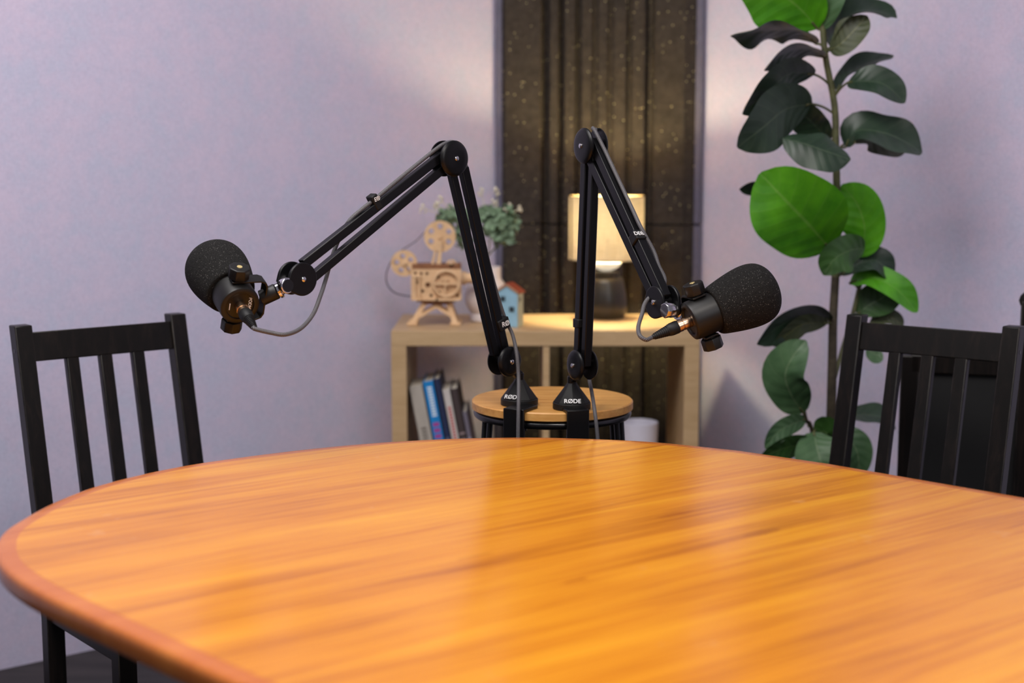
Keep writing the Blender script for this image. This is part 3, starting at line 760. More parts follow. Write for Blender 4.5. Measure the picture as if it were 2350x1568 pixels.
# strap on the upper bar of the right arm, lettering on its upper side
mid_s = eR + (tR - eR) * 0.635
up_q = qU if qU.z > 0 else -qU
cst = mid_s + up_q * 0.0115
st_o = done('cable_strap', MB().bar(cst - dUR * 0.009, cst + dUR * 0.009, 0.021, 0.022, nR), M['black_rubber'], A2[0], 0.002)
text_mesh('logo', 'DE®', cst + up_q * 0.0112 + nR * 0.0035, -nR, -dUR, 0.0100, M['white_print'], st_o, offset=0.005)['label'] = 'white lettering'
qlow = perp(jR, eR, nR); 
if qlow.x > 0: qlow = -qlow
cs2 = jR + (eR - jR) * 0.19 + qlow * 0.0125
done('cable_strap', MB().bar(cs2 - UP * 0.008, cs2 + UP * 0.008, 0.018, 0.021, nR), M['black_rubber'], A2[0], 0.002)

# ------------------------------------------------------------------ microphones
def mic(label, R, d, tip, plate_text, cap_screw_dir):
    """R rear plate centre, d forward axis, tip = arm head point"""
    d = V(d).normalized(); u = (UP - d * d.z).normalized(); w = d.cross(u).normalized()
    if (tip - R).dot(w) < 0: w = -w
    t = thing('microphone', label, 'microphone', R - UP * 0.03, 0, 'podcast microphones')
    body = done('body', MB().lathe([(0.0025, 0.0), (0.0025, 0.021), (0.0005, 0.022), (0.0, 0.0235), (0.0, 0.0265), (0.002, 0.0302), (0.006, 0.0312), (0.046, 0.0312), (0.047, 0.030), (0.06, 0.030)], R, d, 64), M['mic_black'], t, 0, 30)
    foam = [(0.044, 0.031), (0.0435, 0.0350), (0.046, 0.0382), (0.056, 0.0412), (0.078, 0.0460), (0.098, 0.0490), (0.114, 0.0496), (0.127, 0.0475), (0.137, 0.0425), (0.145, 0.0335), (0.150, 0.0205), (0.1518, 0.0)]
    pts = spline([V((a, b, 0)) for a, b in foam], 4)
    done('foam_windscreen', MB().lathe([(p.x, max(0, p.y)) for p in pts], R, d, 72), M['foam'], t, 0, 60)
    K = R + d * 0.025
    # swivel yoke: U-shaped bracket with two knobs
    path = []; hw = 0.0345; dp = 0.046
    U2 = [(-0.012, hw), (dp - 0.012, hw), (dp - 0.004, hw - 0.003), (dp, hw - 0.010), (dp, -hw + 0.010), (dp - 0.004, -hw + 0.003), (dp - 0.012, -hw), (-0.012, -hw)]
    tI = 0.0028
    U3 = [(-0.012, hw - tI), (dp - 0.0125, hw - tI), (dp - 0.006, hw - 0.005), (dp - tI, hw - 0.0115), (dp - tI, -hw + 0.0115), (dp - 0.006, -hw + 0.005), (dp - 0.0125, -hw + tI), (-0.012, -hw + tI)]
    mb = MB()
    rows = []
    for (a, b) in zip(U2, U3):
        rows.append([mb.bm.verts.new(K + w * q[0] + u * q[1] + d * s * 0.011) for q in (a, b) for s in (-1, 1)])
    for A, B in zip(rows, rows[1:]):
        for f in ((0, 1, 1, 0), ):
            pass
        mb.bm.faces.new([A[0], A[1], B[1], B[0]]); mb.bm.faces.new([A[3], A[2], B[2], B[3]]); mb.bm.faces.new([A[0], B[0], B[2], A[2]]); mb.bm.faces.new([A[1], A[3], B[3], B[1]])
    for A in (rows[0], rows[-1]): mb.bm.faces.new([A[0], A[1], A[3], A[2]])
    yk = done('yoke', mb, M['mic_black'], t, 0.0006)
    for s in (1, -1):
        kb = done('knob', MB().lathe([(0.0312, 0.010), (0.0365, 0.010), (0.0366, 0.0158), (0.0380, 0.0166), (0.0535, 0.0166), (0.0548, 0.0156), (0.0552, 0.0)], K, u * s, 8, True, w, math.radians(12)), M['mic_black'], t, 0.0014)
        done('knob_badge', MB().lathe([(0.0552, 0.0042), (0.0556, 0.0040), (0.0557, 0)], K, u * s, 20), M['gold'], kb)
    # threaded adapter to the arm head
    Uo = K + w * dp; ax = (tip - Uo); Ln = ax.length; ax.normalize()
    done('adapter', MB().lathe([(-0.004, 0.0125), (0.0, 0.0125), (min(0.024, Ln * 0.45), 0.0125), (min(0.026, Ln * 0.5), 0.011)], Uo, ax, 28), M['mic_black'], yk, 0.0005)
    done('adapter_collar', MB().lathe([(0.025, 0.0105), (0.025, 0.0135), (0.029, 0.0135), (0.030, 0.010), (0.034, 0.008), (Ln - 0.004, 0.008)], Uo, ax, 28), M['chrome'], yk)['label'] = 'chrome collar'
    # markings on the rear plate
    pe = 0.0168
    if plate_text:
        text_mesh('lettering', plate_text, R + d * 0.0021 + w * 0.0150 + u * 0.0 , -u, w, 0.0072, M['white_print'], body, offset=0.006)['label'] = 'white lettering'
        mb = MB(); mb.bar(R + d * 0.0021 - w * 0.0165 - u * 0.006, R + d * 0.0021 - w * 0.0165 + u * 0.005, 0.0011, 0.0010, d); done('level_mark', mb, M['white_print'], body)
    return t, u, w, K
dLm = V((-0.46, 0.775, 0.42)); RL = atY(552, 704, 2.14)
headL = onplane(668, 653, BL, nL)
m1, uL, wL, KL = mic('left microphone with dark foam windscreen, seen from its round rear plate', RL, dLm, headL, 'PODMIC', None)
dRm = V((0.90, 0.24, 0.345)); RR = atY(1581, 739, 2.19)
headR = onplane(1530, 713, BR, nR)
m2, uR, wR, KR = mic('right microphone with dark foam windscreen, seen from its side', RR, dRm, headR, None, None)
# chrome pivot caps at the arm heads
def head_cap(A, px, nrm, off, r, seg, ln):
    c = A[5](px[0], px[1], off)
    mb = MB(); mb.lathe([(-ln, r * 0.82), (-0.002, r), (0.0, r * 0.94)], c, nrm, seg)
    o = done('pivot_cap', mb, M['chrome'], A[0], 0.0008); o['label'] = 'chrome pivot cap'; return c
c1 = head_cap(A1, (661, 656), nL, 0.017, 0.0125, 28, 0.014)
mb = MB(); mb.cyl(c1 - nL * 0.001, c1 + nL * 0.0008, 0.0098, seg=28); done('cap_inset', mb, M['black_gloss'], A1[0])
c2 = head_cap(A2, (1524, 713), nR, 0.019, 0.0125, 8, 0.018)
for A, c, hd in ((A1, c1, headL), (A2, c2, headR)):
    mb = MB(); mb.cyl(A[8] + (hd - A[8]) * 0.3, hd, 0.0085, seg=16); done('head_stub', mb, M['chrome'], A[0], 0.0005)

# ------------------------------------------------------------------ cables with connectors
def cable(label, R, d, pts, tail):
    """pts: world points after the connector"""
    back = -V(d).normalized()
    t = thing('audio_cable', label, 'cable', R, 0, 'braided microphone cables')
    cn = done('connector_ring', MB().lathe([(-0.002, 0.0088), (0.006, 0.0088), (0.0065, 0.0095), (0.011, 0.0095), (0.0115, 0.0085), (0.013, 0.0085), (0.0135, 0.0098), (0.0195, 0.0098)], R, back, 32), M['brass'], t, 0, 30); cn['label'] = 'pale metal connector ring'
    prof = [(0.019, 0.0094), (0.021, 0.0104), (0.031, 0.0102), (0.036, 0.0092)]
    for k in range(8):
        h = 0.037 + k * 0.0031; r = 0.0086 - 0.00048 * k; prof += [(h, r), (h + 0.0016, r), (h + 0.0017, r - 0.0011), (h + 0.0030, r - 0.0011)]
    prof += [(0.0625, 0.0040), (0.064, 0.0033)]
    done('connector_boot', MB().lathe(prof, R, back, 28), M['black_rubber'], t, 0, 30)
    P0 = R + back * 0.060; path = [P0, P0 + back * 0.006] + pts
    sp = spline(path, 7)
    done('braided_lead', MB().tube(sp, 0.0033, 12), M['braid'], t, 0, 60)
    return t
# left lead
Yt = 2.14
pts = []
endL = RL - dLm.normalized() * 0.066
for (x, y, Y) in ((622, 764, endL.y + 0.006), (655, 768, 2.10), (690, 754, 2.13), (718, 722, 2.17), (735, 680, 2.20)):
    pts.append(atY(x, y, Y))
for (x, y, off) in ((748, 640, -0.006), (759, 600, -0.0125), (770, 568, -0.0135), (786, 532, -0.0125), (805, 503, -0.005), (835, 477, 0.0), (862, 456, 0.0), (905, 420, 0.0), (955, 379, 0.0), (1000, 343, 0.0), (1022, 329, 0.0), (1042, 327, 0.0), (1056, 342, -0.004), (1068, 376, -0.007), (1081, 430, -0.008), (1102, 520, -0.008), (1131, 640, -0.007), (1158, 728, -0.003)):
    pts.append(PL(x, y, off))
for (x, y, off) in ((1176, 768, 0.008), (1186, 815, 0.028), (1190, 870, 0.038)):
    pts.append(PL(x, y, off))
for (x, y, Y) in ((1190, 925, 2.425), (1189, 1000, 2.412), (1189, 1100, 2.41)):
    pts.append(atY(x, y, Y))
cable('braided grey cable plugged into the left microphone and strapped along its arm', RL, dLm, pts, None)
# right lead
pts = []
endR = RR - dRm.normalized() * 0.066
for (x, y, Y) in ((1482, 780, 2.165), (1468, 770, 2.17), (1465, 750, 2.19), (1473, 722, 2.205), (1484, 690, 2.225)):
    pts.append(atY(x, y, Y))
uq = up_q
for k in (0.90, 0.80, 0.72):
    pts.append(eR + (tR - eR) * k - nR * 0.016 + uq * (0.004 + (0.9 - k) * 0.05))
for k in (0.60, 0.50, 0.40, 0.30, 0.20, 0.10):
    pts.append(eR + (tR - eR) * k + uq * 0.0235 - nR * 0.004)
pts += [eR + UP * 0.025 + hxR * 0.013, eR + UP * 0.0285 - hxR * 0.002 - nR * 0.006, eR + UP * 0.016 - nR * 0.024]
for k in (0.9, 0.7, 0.5, 0.3, 0.1): pts.append(jR + (eR - jR) * k - nR * 0.0125 + hxR * 0.004)
for (x, y, Y) in ((1352, 862, 2.50), (1358, 900, 2.46), (1365, 945, 2.42), (1371, 1000, 2.41), (1376, 1080, 2.41)): pts.append(atY(x, y, Y))
cable('braided grey cable plugged into the right microphone, short loop below its arm', RR, dRm, pts, None)

# ------------------------------------------------------------------ wooden projector model on the shelf
PX, PY, PZ = 1003.0, 752.0, st
pc = V((-0.1945, 3.655, st)); S = 889.0
pj = thing('projector_model', 'laser cut plywood film projector model on the left of the shelf', 'model', pc)
def L2(px, py): return ((px - PX) / S, (PY - py) / S)
EX, EY3 = V((1, 0, 0)), V((0, 1, 0))
def LP(px, py, dy=0.0):
    x, z = L2(px, py); return pc + V((x, dy, max(z, 0.0)))
for sgn, dy in ((-1, -0.03), (1, 0.04)):
    for (tx, fx_, ) in ((978, 948), (1030, 1047)):
        mb = MB(); a = LP(tx, 697, dy * 0.7); b_ = LP(fx_, 749, dy)
        mb.bar(a, b_, 0.014, 0.007, EY3); mb.box(LP(fx_, 749, dy) + UP * 0.0022, (0.026, 0.012, 0.0085)); done('trestle_leg', mb, M['plywood'], pj, 0.001)
    mb = MB(); mb.bar(LP(957, 735, dy * 0.95), LP(1003, 708, dy * 0.8), 0.008, 0.006, EY3); mb.bar(LP(1045, 733, dy * 0.95), LP(1003, 708, dy * 0.8), 0.008, 0.006, EY3); done('brace', mb, M['plywood'], pj)
done('turntable', MB().box(LP(1003, 699), (0.066, 0.055, 0.009)).box(LP(1003, 692), (0.1, 0.066, 0.012)), M['plydark'], pj, 0.001)
hs = done('housing', MB().box(LP(1004, 650), (0.124, 0.056, 0.088)), M['plydark'], pj, 0.001)
# pierced front plate
x0, z0 = L2(947, 693); x1, z1 = L2(1061, 622)
loops = [[(x0, z0), (x1, z0), (x1, z1), (x0, z1)]]
for (cx, cy, r) in ((957, 631, 3.6), (970, 632, 3.6), (983, 632, 3.6), (962, 652, 4), (985, 658, 6), (973, 672, 4), (992, 682, 4), (1008, 640, 4), (1050, 640, 3.5), (1052, 682, 4), (1035, 684, 4), (1010, 676, 5), (955, 675, 3)):
    u, v = L2(cx, cy); loops.append(circ(u, v, r / S, 14))
curve2d('front_plate', loops, 0.004, frame_of(pc + V((0, -0.034, 0)), EX, UP), M['plywood'], pj)
mb = MB()
for cx in (956, 966): mb.cyl(LP(cx, 690, -0.041), LP(cx, 640, -0.041), 0.0032, seg=10)
mb.box(LP(961, 638, -0.041), (0.020, 0.008, 0.005)).box(LP(961, 690, -0.041), (0.024, 0.010, 0.006))
mb.cyl(LP(1024, 690, -0.044), LP(1024, 645, -0.044), 0.0034, seg=10).box(LP(1024, 645, -0.044), (0.020, 0.008, 0.005)).box(LP(1030, 690, -0.042), (0.060, 0.010, 0.007)).box(LP(995, 690, -0.042), (0.03, 0.010, 0.006))
done('column', mb, M['plywood'], pj)
# crank wheel
def wheel(nm, cpx, R, holes, hr, hd, dy, thick=0.005, hub=True, mat='plywood'):
    lo = [circ(0, 0, R / S, 48)] + [circ(hd / S * math.cos(2 * math.pi * k / holes + 0.5), hd / S * math.sin(2 * math.pi * k / holes + 0.5), hr / S, 18) for k in range(holes)]
    o = curve2d(nm, lo, thick, frame_of(LP(cpx[0], cpx[1], dy), EX, UP), M[mat], pj)
    if hub: done('hub', MB().cyl(LP(cpx[0], cpx[1], dy + 0.004), LP(cpx[0], cpx[1], dy - 0.008), 0.0055, seg=16), M['plywood'], o)
    return o
done('gear_wheel', MB().tube([LP(1027, 654, -0.045) + V((0.0325 * math.cos(k * math.pi / 24), 0, 0.0325 * math.sin(k * math.pi / 24))) for k in range(48)], 0.0042, 8, False, True).box(LP(1027, 654, -0.045), (0.062, 0.004, 0.007)).cyl(LP(1027, 654, -0.035), LP(1027, 654, -0.054), 0.006, seg=14), M['plywood'], pj)
wheel('pulley', (1038, 613), 12, 5, 2.6, 7, -0.02)
wheel('film_reel', (1012, 549), 36, 6, 6.6, 23, -0.014, 0.006)['label'] = 'large upper reel'
wheel('film_reel', (930, 610), 30, 5, 6.0, 17, -0.014, 0.006)['label'] = 'smaller lower reel'
wheel('film_reel', (1012, 549), 34, 6, 6.6, 23, 0.004, 0.004, False); wheel('film_reel', (930, 610), 28, 5, 6.0, 17, 0.004, 0.004, False)
lo = [[(L2(*p)) for p in ((1004, 560), (1018, 556), (1014, 620), (990, 620))], [(L2(*p)) for p in ((1005, 580), (1008, 580), (1003, 614), (998, 614))]]
curve2d('reel_arm', lo, 0.006, frame_of(pc + V((0, -0.024, 0)), EX, UP), M['plywood'], pj)
curve2d('reel_arm', [[L2(*p) for p in ((935, 606), (960, 620), (975, 636), (948, 632))]], 0.006, frame_of(pc + V((0, -0.022, 0)), EX, UP), M['plywood'], pj)
lens = done('lens', MB().lathe([(0, 0.017), (0.010, 0.017), (0.011, 0.0135), (0.030, 0.0135), (0.031, 0.0155), (0.042, 0.0155), (0.042, 0.0)], LP(1061, 645), EX, 28), M['plywood'], pj, 0, 30)
# film strip
path = spline([LP(978, 537, -0.008), LP(955, 560, -0.008), LP(920, 583, -0.008), LP(898, 608, -0.008), LP(887, 640, -0.008), LP(893, 665, -0.008), LP(912, 681, -0.008), LP(948, 688, -0.008)], 6)
mb = MB(); A = [mb.bm.verts.new(p - EY3 * 0.005) for p in path]; B_ = [mb.bm.verts.new(p + EY3 * 0.006) for p in path]
for i in range(len(path) - 1): mb.bm.faces.new([A[i], A[i + 1], B_[i + 1], B_[i]])
fo = done('film_strip', mb, M['film'], pj, 0, 80); so = fo.modifiers.new('solid', 'SOLIDIFY'); so.thickness = 0.0022; fo['label'] = 'dark looping film strip'

# ------------------------------------------------------------------ white vase, artificial plant, painted house
VY = 3.735; vx = atY(1117, 700, VY).x; vc = V((vx, VY, st))
va = done('vase', MB().lathe([(0.0005, 0.040), (0.003, 0.043), (0.018, 0.043), (0.022, 0.040), (0.03, 0.047), (0.045, 0.0555), (0.06, 0.0585), (0.08, 0.0565), (0.097, 0.050), (0.110, 0.0405), (0.114, 0.038), (0.142, 0.0375), (0.144, 0.0365), (0.142, 0.034), (0.112, 0.034), (0.03, 0.034), (0.03, 0)], vc, UP, 56), M['ceramic'], None, 0, 50)
va.data.transform(Matrix.Translation(-vc)); va.location = vc; tag(va, 'round white bottle vase between the projector model and the blue house', 'vase')
ap = thing('artificial_plant', 'artificial bush with dusty green leaves and cream sprigs in the white vase', 'plant', vc + UP * 0.05)
mb = MB(); stems = []
for (x, y, dy) in ((1150, 540, 0.0), (1170, 520, 0.02), (1125, 545, -0.02), (1100, 540, 0.02), (1060, 540, 0.0), (1035, 510, 0.01)):
    top = atY(x, y, VY + dy); mb.tube(spline([vc + UP * 0.06 + V((random.uniform(-.01, .01), 0, 0)), vc + UP * 0.15 + V((random.uniform(-.012, .012), 0, 0)), vc.lerp(top, 0.75) + UP * 0.03, top], 5), 0.0018, 6)
done('stems', mb, M['stem'], ap)
mb = MB()
def small_leaf(c, nrm, ln, wd):
    nrm = nrm.normalized(); r = V((random.uniform(-1, 1), random.uniform(-1, 1), random.uniform(-.3, 1))); t = (r - nrm * r.dot(nrm)).normalized(); s = nrm.cross(t)
    prof = [(0, 0.15), (0.25, 0.75), (0.55, 1.0), (0.8, 0.75), (1, 0.1)]
    rows = [[mb.bm.verts.new(c + t * ln * u + s * wd * k * q + nrm * (0.25 * ln * u * u + 0.18 * wd * abs(k))) for k in (-1, 0, 1)] for u, q in prof]
    for A, B in zip(rows, rows[1:]):
        for i in range(2): mb.bm.faces.new([A[i], A[i + 1], B[i + 1], B[i]])
for (cx, cy, rx, ry, num) in ((1148, 515, 42, 44, 260), (1120, 500, 30, 30, 80), (1035, 498, 36, 20, 80), (1075, 505, 40, 22, 70), (1058, 548, 16, 26, 22), (1160, 550, 18, 12, 40)):
    for k in range(num):
        dv = V((random.gauss(0, 1), random.gauss(0, 1), random.gauss(0, 1))).normalized(); rr = random.uniform(0.55, 1.0)
        x = cx + dv.x * rx * rr; y = cy - dv.z * ry * rr
        c = atY(x, y, VY + dv.y * 0.045 * rr); nn = dv + V((0, -0.3, 0.3))
        small_leaf(c, nn, random.uniform(0.016, 0.026), random.uniform(0.006, 0.010))
done('foliage', mb, M['succulent'], ap, 0, 60)
for (x, y, bx_, by_) in ((970, 479, 1020, 500), (1000, 472, 1030, 495), (1010, 460, 1040, 492), (1104, 440, 1112, 480), (1140, 438, 1142, 480), (1136, 468, 1140, 490), (1164, 476, 1160, 500), (1192, 478, 1172, 500)):
    mb = MB(); tp_ = atY(x, y, VY - .01); bt = atY(bx_, by_, VY); mb.tube([bt, bt.lerp(tp_, 0.5) + UP * 0.004, tp_], 0.0011, 6)
    for k in range(9):
        mb.ico(tp_ + V((random.uniform(-.007, .007), random.uniform(-.006, .006), random.uniform(-.012, .010))), random.uniform(0.0025, 0.0045), 1)
    done('flower_sprig', mb, M['sprig'], ap)['label'] = 'cream flower sprig'
# house
hc0 = atZ(1169, 751, st); rzh = math.radians(-19)
ho = thing('house_ornament', 'little pale blue painted house with red roof at the edge of the shelf', 'ornament', (hc0.x, hc0.y + 0.02, st), rzh)
Rz = Matrix.Rotation(rzh, 3, 'Z'); ho_c = V((hc0.x, hc0.y + 0.02, st))
hx_, hy_ = Rz @ V((1, 0, 0)), Rz @ V((0, 1, 0))
wv, ev, av, dpv = 0.029, 0.088, 0.108, 0.022
done('walls', MB().prism([(-wv, 0.0004), (wv, 0.0004), (wv, ev), (0, av), (-wv, ev)], ho_c, hx_, UP, hy_, dpv * 2), M['houseblue'], ho, 0.001)
mb = MB(); mb.box(ho_c + hx_ * (wv + 0.0005) + UP * ev / 2, (0.0012, dpv * 2 - 0.002, ev - 0.002), Rz); done('side_wall', mb, M['housegreen'], ho)['label'] = 'pale green side wall'
for s in (1, -1):
    a = ho_c + UP * (av + 0.003) - hx_ * s * 0.001; b_ = ho_c + hx_ * s * (wv + 0.005) + UP * (ev - 0.001)
    nrm = (b_ - a).normalized().cross(hy_); mb = MB(); mb.bar(a + hy_ * 0.002, b_ + hy_ * 0.002, dpv * 2 + 0.004, 0.005, nrm); done('roof', mb, M['housered'], ho, 0.001)
mb = MB()
for s in (1, -1): mb.bar(ho_c - hy_ * (dpv + 0.001) + UP * av, ho_c - hy_ * (dpv + 0.001) + hx_ * s * (wv + 0.002) + UP * ev, 0.005, 0.004, hy_)
done('gable_trim', mb, M['gable'], ho)
for (u, v) in ((-0.010, 0.072), (0.014, 0.046)):
    mb = MB(); o = ho_c - hy_ * (dpv + 0.0008) + hx_ * u + UP * v
    for s in (-1, 1): mb.box(o + hx_ * s * 0.0035, (0.0055, 0.0016, 0.013), Rz)
    done('window', mb, M['darkgap'], ho)
mb = MB(); mb.box(ho_c + hx_ * (wv + 0.0014) + UP * 0.070 - hy_ * 0.004, (0.001, 0.008, 0.012), Rz); done('window', mb, M['darkgap'], ho)

# ------------------------------------------------------------------ fiddle leaf plant
FY = 3.12
fp = thing('fig_plant', 'tall artificial fiddle leaf plant in the right corner behind the slatted chair', 'plant', (atY(1908, 900, FY).x, FY, 0))
def stem_at(y):
    tab_ = [(-200, 1884), (0, 1886), (60, 1887), (120, 1893), (180, 1905), (240, 1915), (330, 1918), (420, 1920), (560, 1922), (640, 1917), (730, 1912), (830, 1910), (930, 1908), (1010, 1906)]
    for (y0, x0), (y1, x1) in zip(tab_, tab_[1:]):
        if y <= y1: return atY(x0 + (x1 - x0) * (y - y0) / (y1 - y0), y, FY)
    return atY(1906, y, FY)
ys = [-200, 0, 120, 240, 330, 420, 560, 640]
base_top = V((fp.location.x, FY, 0.30))
pth = [stem_at(y) for y in ys]; done('stem', MB().tube(spline(pth, 4), [0.006 + 0.003 * i / (len(ys) * 4 - 4) for i in range((len(ys) - 1) * 4 + 1)], 12), M['stem'], fp, 0, 60)
pth = [stem_at(y) for y in (636, 730, 830, 930, 1010)] + [base_top]; done('trunk', MB().tube(spline(pth, 4), [0.009 + 0.003 * i / 20 for i in range(21)], 12), M['bark'], fp, 0, 60)
done('side_stem', MB().tube(spline([atY(1985, 600, FY + .05), atY(1972, 660, FY + .05), atY(1955, 730, FY + 0.04), atY(1934, 800, FY + 0.03), atY(1914, 872, FY)], 5), 0.005, 10), M['stem'], fp, 0, 60)
done('side_stem', MB().tube(spline([atY(1843, 930, FY - .03), atY(1850, 965, FY - 0.02), atY(1866, 1005, FY), base_top], 5), 0.0045, 10), M['bark'], fp, 0, 60)
pot = done('planter', MB().lathe([(0.001, 0.11), (0.02, 0.115), (0.28, 0.14), (0.30, 0.14), (0.30, 0.13), (0.27, 0.128), (0.27, 0.0)], V((fp.location.x, FY, 0)), UP, 48), M['pot'], fp, 0, 40)
done('soil', MB().lathe([(0.271, 0.126), (0.285, 0.05), (0.287, 0)], V((fp.location.x, FY, 0)), UP, 32), M['soil'], pot, 0, 60)
def leaf(pts, wd, roll, mat, cup=0.18, wave=0.10, petiole=None, ph=None, shape=0):
    pts = [atY(x, y, FY + dy) for x, y, dy in pts]
    sp = spline(pts, 6); n = len(sp); mb = MB(); K = [-1, -0.72, -0.4, -0.12, 0, 0.12, 0.4, 0.72, 1]
    # resample by arc length
    d = [0.0]
    for a, b in zip(sp, sp[1:]): d.append(d[-1] + (b - a).length)
    N = 22; out = []
    for i in range(N + 1):
        tt = d[-1] * i / N; k = 0
        while k < n - 2 and d[k + 1] < tt: k += 1
        f = (tt - d[k]) / max(1e-9, d[k + 1] - d[k]); out.append(sp[k].lerp(sp[k + 1], f))
    ph = random.uniform(0, 6) if ph is None else ph; rows = []
    for i, p in enumerate(out):
        u = i / N; t = (out[min(N, i + 1)] - out[max(0, i - 1)]).normalized(); v = (p - CAM).normalized()
        s0 = t.cross(v).normalized(); r = math.radians(roll if not isinstance(roll, tuple) else roll[0] + (roll[1] - roll[0]) * u)
        vv = (v - t * v.dot(t)).normalized(); s = s0 * math.cos(r) + vv * math.sin(r); nn = s.cross(t).normalized()
        if shape == 0: q = max(0.0, math.sin(math.pi * u ** 0.85)) ** 0.62 * (0.72 + 0.42 * u)      # obovate
        else: q = max(0.0, math.sin(math.pi * u ** 0.95)) ** 0.75
        q = max(q, 0.03 if u < 0.5 else 0.05)
        row = []
        for k in K:
            e = wd / 2 * q * (1 + 0.05 * math.sin(9 * u + ph + (2 if k > 0 else 0)))
            hgt = cup * e * abs(k) ** 1.4 + wave * wd / 2 * math.sin(11 * u + ph + (1.7 if k > 0 else 0)) * k * k * q
            row.append(mb.bm.verts.new(p + s * e * k - nn * hgt * (1 if nn.dot(v) > 0 else -1) ))
        rows.append(row)
    for i in range(N):
        for k in range(len(K) - 1):
            f = mb.bm.faces.new([rows[i][k], rows[i][k + 1], rows[i + 1][k + 1], rows[i + 1][k]])
            for l, (uu, kk) in zip(f.loops, ((i / N, K[k]), (i / N, K[k + 1]), ((i + 1) / N, K[k + 1]), ((i + 1) / N, K[k]))): l[mb.uv].uv = (uu, (kk + 1) / 2)
    o = done('leaf', mb, M[mat], fp, 0, 80)
    if petiole is not None:
        a = stem_at(petiole[1]) if len(petiole) == 2 and petiole[0] is None else atY(petiole[0], petiole[1], FY + (petiole[2] if len(petiole) > 2 else 0))
        done('petiole', MB().tube(spline([a, a.lerp(pts[0], 0.5) + UP * 0.004, pts[0], out[2]], 4), 0.0026, 8), M['stem'], o, 0, 60)
    return o
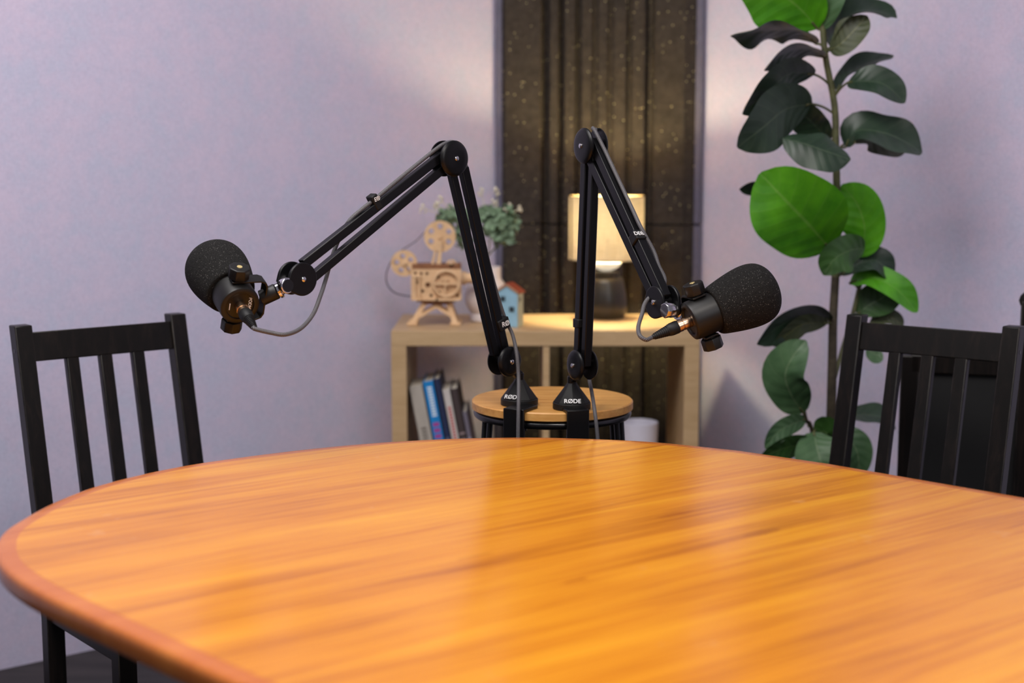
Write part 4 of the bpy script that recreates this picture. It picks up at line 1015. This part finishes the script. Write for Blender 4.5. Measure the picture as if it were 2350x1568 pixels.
LV = [
 # top pair
 ([(1876, 66, 0), (1836, 20, -.02), (1770, -30, -.04), (1690, -60, -.05)], 0.17, 12, 'leaf_bright', 0.15, 0.05, (None, 80)),
 ([(1887, 70, 0), (1886, 10, -.02), (1896, -60, -.02), (1905, -120, 0)], 0.115, 15, 'leaf_gray', 0.2, 0.06, (None, 90)),
 # upper left
 ([(1872, 100, 0), (1835, 72, -.03), (1770, 70, -.05), (1700, 76, -.06), (1676, 82, -.06)], 0.13, 70, 'leaf_shaded', 0.2, 0.22, (None, 112)),
 ([(1893, 134, 0), (1868, 116, -.02), (1830, 114, -.03), (1786, 130, -.04), (1753, 162, -.04)], 0.10, 68, 'leaf_shaded', 0.2, 0.12, (None, 150)),
 ([(1869, 171, -.02), (1815, 168, -.05), (1768, 205, -.08), (1704, 262, -.08)], 0.12, 50, 'leaf_shaded', 0.2, 0.10, (None, 200)),
 ([(1864, 239, -.02), (1805, 250, -.07), (1752, 292, -.11), (1692, 338, -.12)], 0.135, 30, 'leaf_shaded', 0.12, 0.10, (None, 262)),
 ([(1905, 322, .03), (1872, 290, .02), (1842, 262, .0), (1806, 250, 0)], 0.09, 35, 'leaf_shaded', 0.15, 0.08, (None, 330)),
 ([(1796, 318, -.09), (1840, 328, -.11), (1890, 345, -.12), (1952, 366, -.12)], 0.105, 38, 'leaf_shaded', -0.3, 0.10, None),
 # upper right
 ([(1906, 108, 0), (1925, 52, .0), (1975, 26, -.01), (2030, 30, .0), (2058, 42, .0)], 0.11, 66, 'leaf_shaded', 0.3, 0.12, (None, 125)),
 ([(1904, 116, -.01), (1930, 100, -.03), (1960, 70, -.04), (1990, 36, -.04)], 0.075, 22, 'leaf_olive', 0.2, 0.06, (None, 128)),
 ([(1921, 208, 0), (1944, 172, .01), (1990, 146, .02), (2051, 128, .02)], 0.095, 66, 'leaf_shaded', 0.2, 0.10, (None, 232)),
 ([(1945, 190, -.03), (1980, 186, -.06), (2030, 194, -.08), (2077, 236, -.08)], 0.085, 42, 'leaf_shaded', 0.25, 0.05, (None, 225)),
 ([(1940, 338, 0), (1965, 300, -.02), (2030, 305, -.04), (2085, 330, -.04), (2116, 350, -.03)], 0.11, 46, 'leaf_shaded', 0.25, 0.14, (None, 348)),
 ([(1952, 325, .03), (1990, 310, .03), (2040, 330, .02), (2080, 345, .02)], 0.10, 36, 'leaf_olive', 0.2, 0.1, (None, 348)),
 # two large bright leaves
 ([(1905, 572, -.03), (1860, 520, -.08), (1805, 462, -.11), (1744, 398, -.11)], 0.205, 6, 'leaf_bright', 0.10, 0.05, (None, 580)),
 ([(1972, 590, 0), (1985, 530, -.02), (1968, 470, -.02), (1932, 424, 0)], 0.112, 14, 'leaf_bright', 0.12, 0.05, (None, 600)),
 ([(1800, 440, .04), (1760, 432, .04), (1722, 432, .04), (1697, 434, .04)], 0.055, 45, 'leaf_shaded', 0.2, 0.1, (None, 452)),
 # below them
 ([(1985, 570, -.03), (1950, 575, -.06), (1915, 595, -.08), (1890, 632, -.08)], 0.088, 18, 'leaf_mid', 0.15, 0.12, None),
 ([(1928, 632, .01), (1975, 605, .0), (2015, 600, -.01), (2050, 642, 0)], 0.075, 42, 'leaf_shaded', 0.3, 0.06, (None, 645)),
 ([(1950, 650, .02), (1995, 636, -.01), (2055, 662, -.03), (2106, 716, -.02)], 0.075, 36, 'leaf_bright', 0.3, 0.05, (1972, 665, .05)),
 ([(1966, 722, .04), (1995, 700, .03), (2030, 680, .02), (2060, 640, .02)], 0.09, 22, 'leaf_mid', 0.2, 0.08, (1955, 730, .04)),
 ([(1995, 745, .03), (2020, 732, .02), (2050, 730, .01), (2072, 752, .01)], 0.05, 40, 'leaf_olive', 0.2, 0.08, (1952, 740, .04)),
 ([(1988, 800, .05), (2000, 808, .05), (2014, 815, .05), (2026, 812, .05)], 0.05, 20, 'leaf_gray', 0.2, 0.08, (1934, 800, .03)),
 # lower left
 ([(1907, 735, 0), (1855, 722, -.04), (1795, 745, -.07), (1737, 790, -.08)], 0.10, 50, 'leaf_shaded', 0.3, 0.08, (None, 745)),
 ([(1900, 742, -.01), (1850, 742, -.05), (1810, 765, -.06), (1775, 795, -.06)], 0.06, 40, 'leaf_olive', 0.2, 0.06, (None, 748)),
 ([(1844, 948, -.03), (1815, 905, -.06), (1802, 860, -.08), (1822, 815, -.09), (1850, 782, -.09)], 0.105, 12, 'leaf_gray', 0.28, 0.06, (1850, 965, -.02)),
 ([(1850, 962, -.02), (1822, 972, -.05), (1785, 992, -.07), (1756, 1030, -.08)], 0.05, 18, 'leaf_gray', 0.2, 0.08, (1856, 980, -.01)),
 ([(1862, 1018, -.02), (1830, 1022, -.05), (1790, 1032, -.07), (1745, 1052, -.08)], 0.065, 32, 'leaf_mid', 0.2, 0.08, (1874, 1015, 0)),
 ([(1868, 992, -.04), (1874, 1025, -.07), (1884, 1062, -.09), (1890, 1110, -.09)], 0.115, 10, 'leaf_gray', 0.2, 0.06, (1880, 985, 0)),
 ([(1905, 1012, -.01), (1900, 1000, -.03), (1890, 990, -.03), (1870, 1000, -.03)], 0.08, 15, 'leaf_mid', 0.2, 0.06, None),
 ([(1910, 990, .0), (1945, 1005, -.02), (1968, 1040, -.03), (1972, 1095, -.03)], 0.075, 20, 'leaf_gray', 0.2, 0.06, (None, 980)),
 ([(1925, 960, .02), (1975, 952, .01), (2020, 958, 0), (2055, 985, 0)], 0.08, 55, 'leaf_shaded', 0.2, 0.08, (None, 968)),
]
for a in LV: leaf(*a)

# ------------------------------------------------------------------ lights
def area(name, loc, target, size, power, col, sizey=None):
    l = bpy.data.lights.new(name, 'AREA'); l.energy = power; l.color = col; l.size = size
    if sizey: l.shape = 'RECTANGLE'; l.size_y = sizey
    o = bpy.data.objects.new(name, l); COL.objects.link(o); o.location = loc
    o.rotation_euler = (V(target) - V(loc)).to_track_quat('-Z', 'Y').to_euler(); return o
area('ceiling_light', (-0.75, 1.7, 2.62), (-0.35, 2.1, 0), 1.3, 46, (1.0, 0.96, 0.95))
area('ceiling_light', (0.35, 0.75, 2.62), (0.35, 0.95, 0), 0.8, 27, (1.0, 0.93, 0.87))
area('fill_light', (1.5, -0.6, 2.2), (0.4, 3.0, 0.9), 1.2, 17, (0.97, 0.95, 1.0))
w = bpy.data.worlds.new('room_ambient'); SC.world = w; w.use_nodes = True
bg = w.node_tree.nodes['Background']; bg.inputs[0].default_value = (0.80, 0.78, 0.88, 1); bg.inputs[1].default_value = 0.22

# ------------------------------------------------------------------ camera
cd = bpy.data.cameras.new('camera'); cam = bpy.data.objects.new('camera', cd); COL.objects.link(cam)
cam.location = CAM; cam.rotation_euler = (math.radians(90) - TH, 0, 0)
cd.sensor_width = 36; cd.lens = 36 * FPX / 2350; cd.clip_start = 0.05
cd.dof.use_dof = True; cd.dof.focus_distance = 2.30; cd.dof.aperture_fstop = 2.8; cd.dof.aperture_blades = 0
SC.camera = cam
SC.view_settings.view_transform = 'Standard'; SC.view_settings.look = 'None'; SC.view_settings.exposure = 0.0
SC.cycles.use_denoising = True
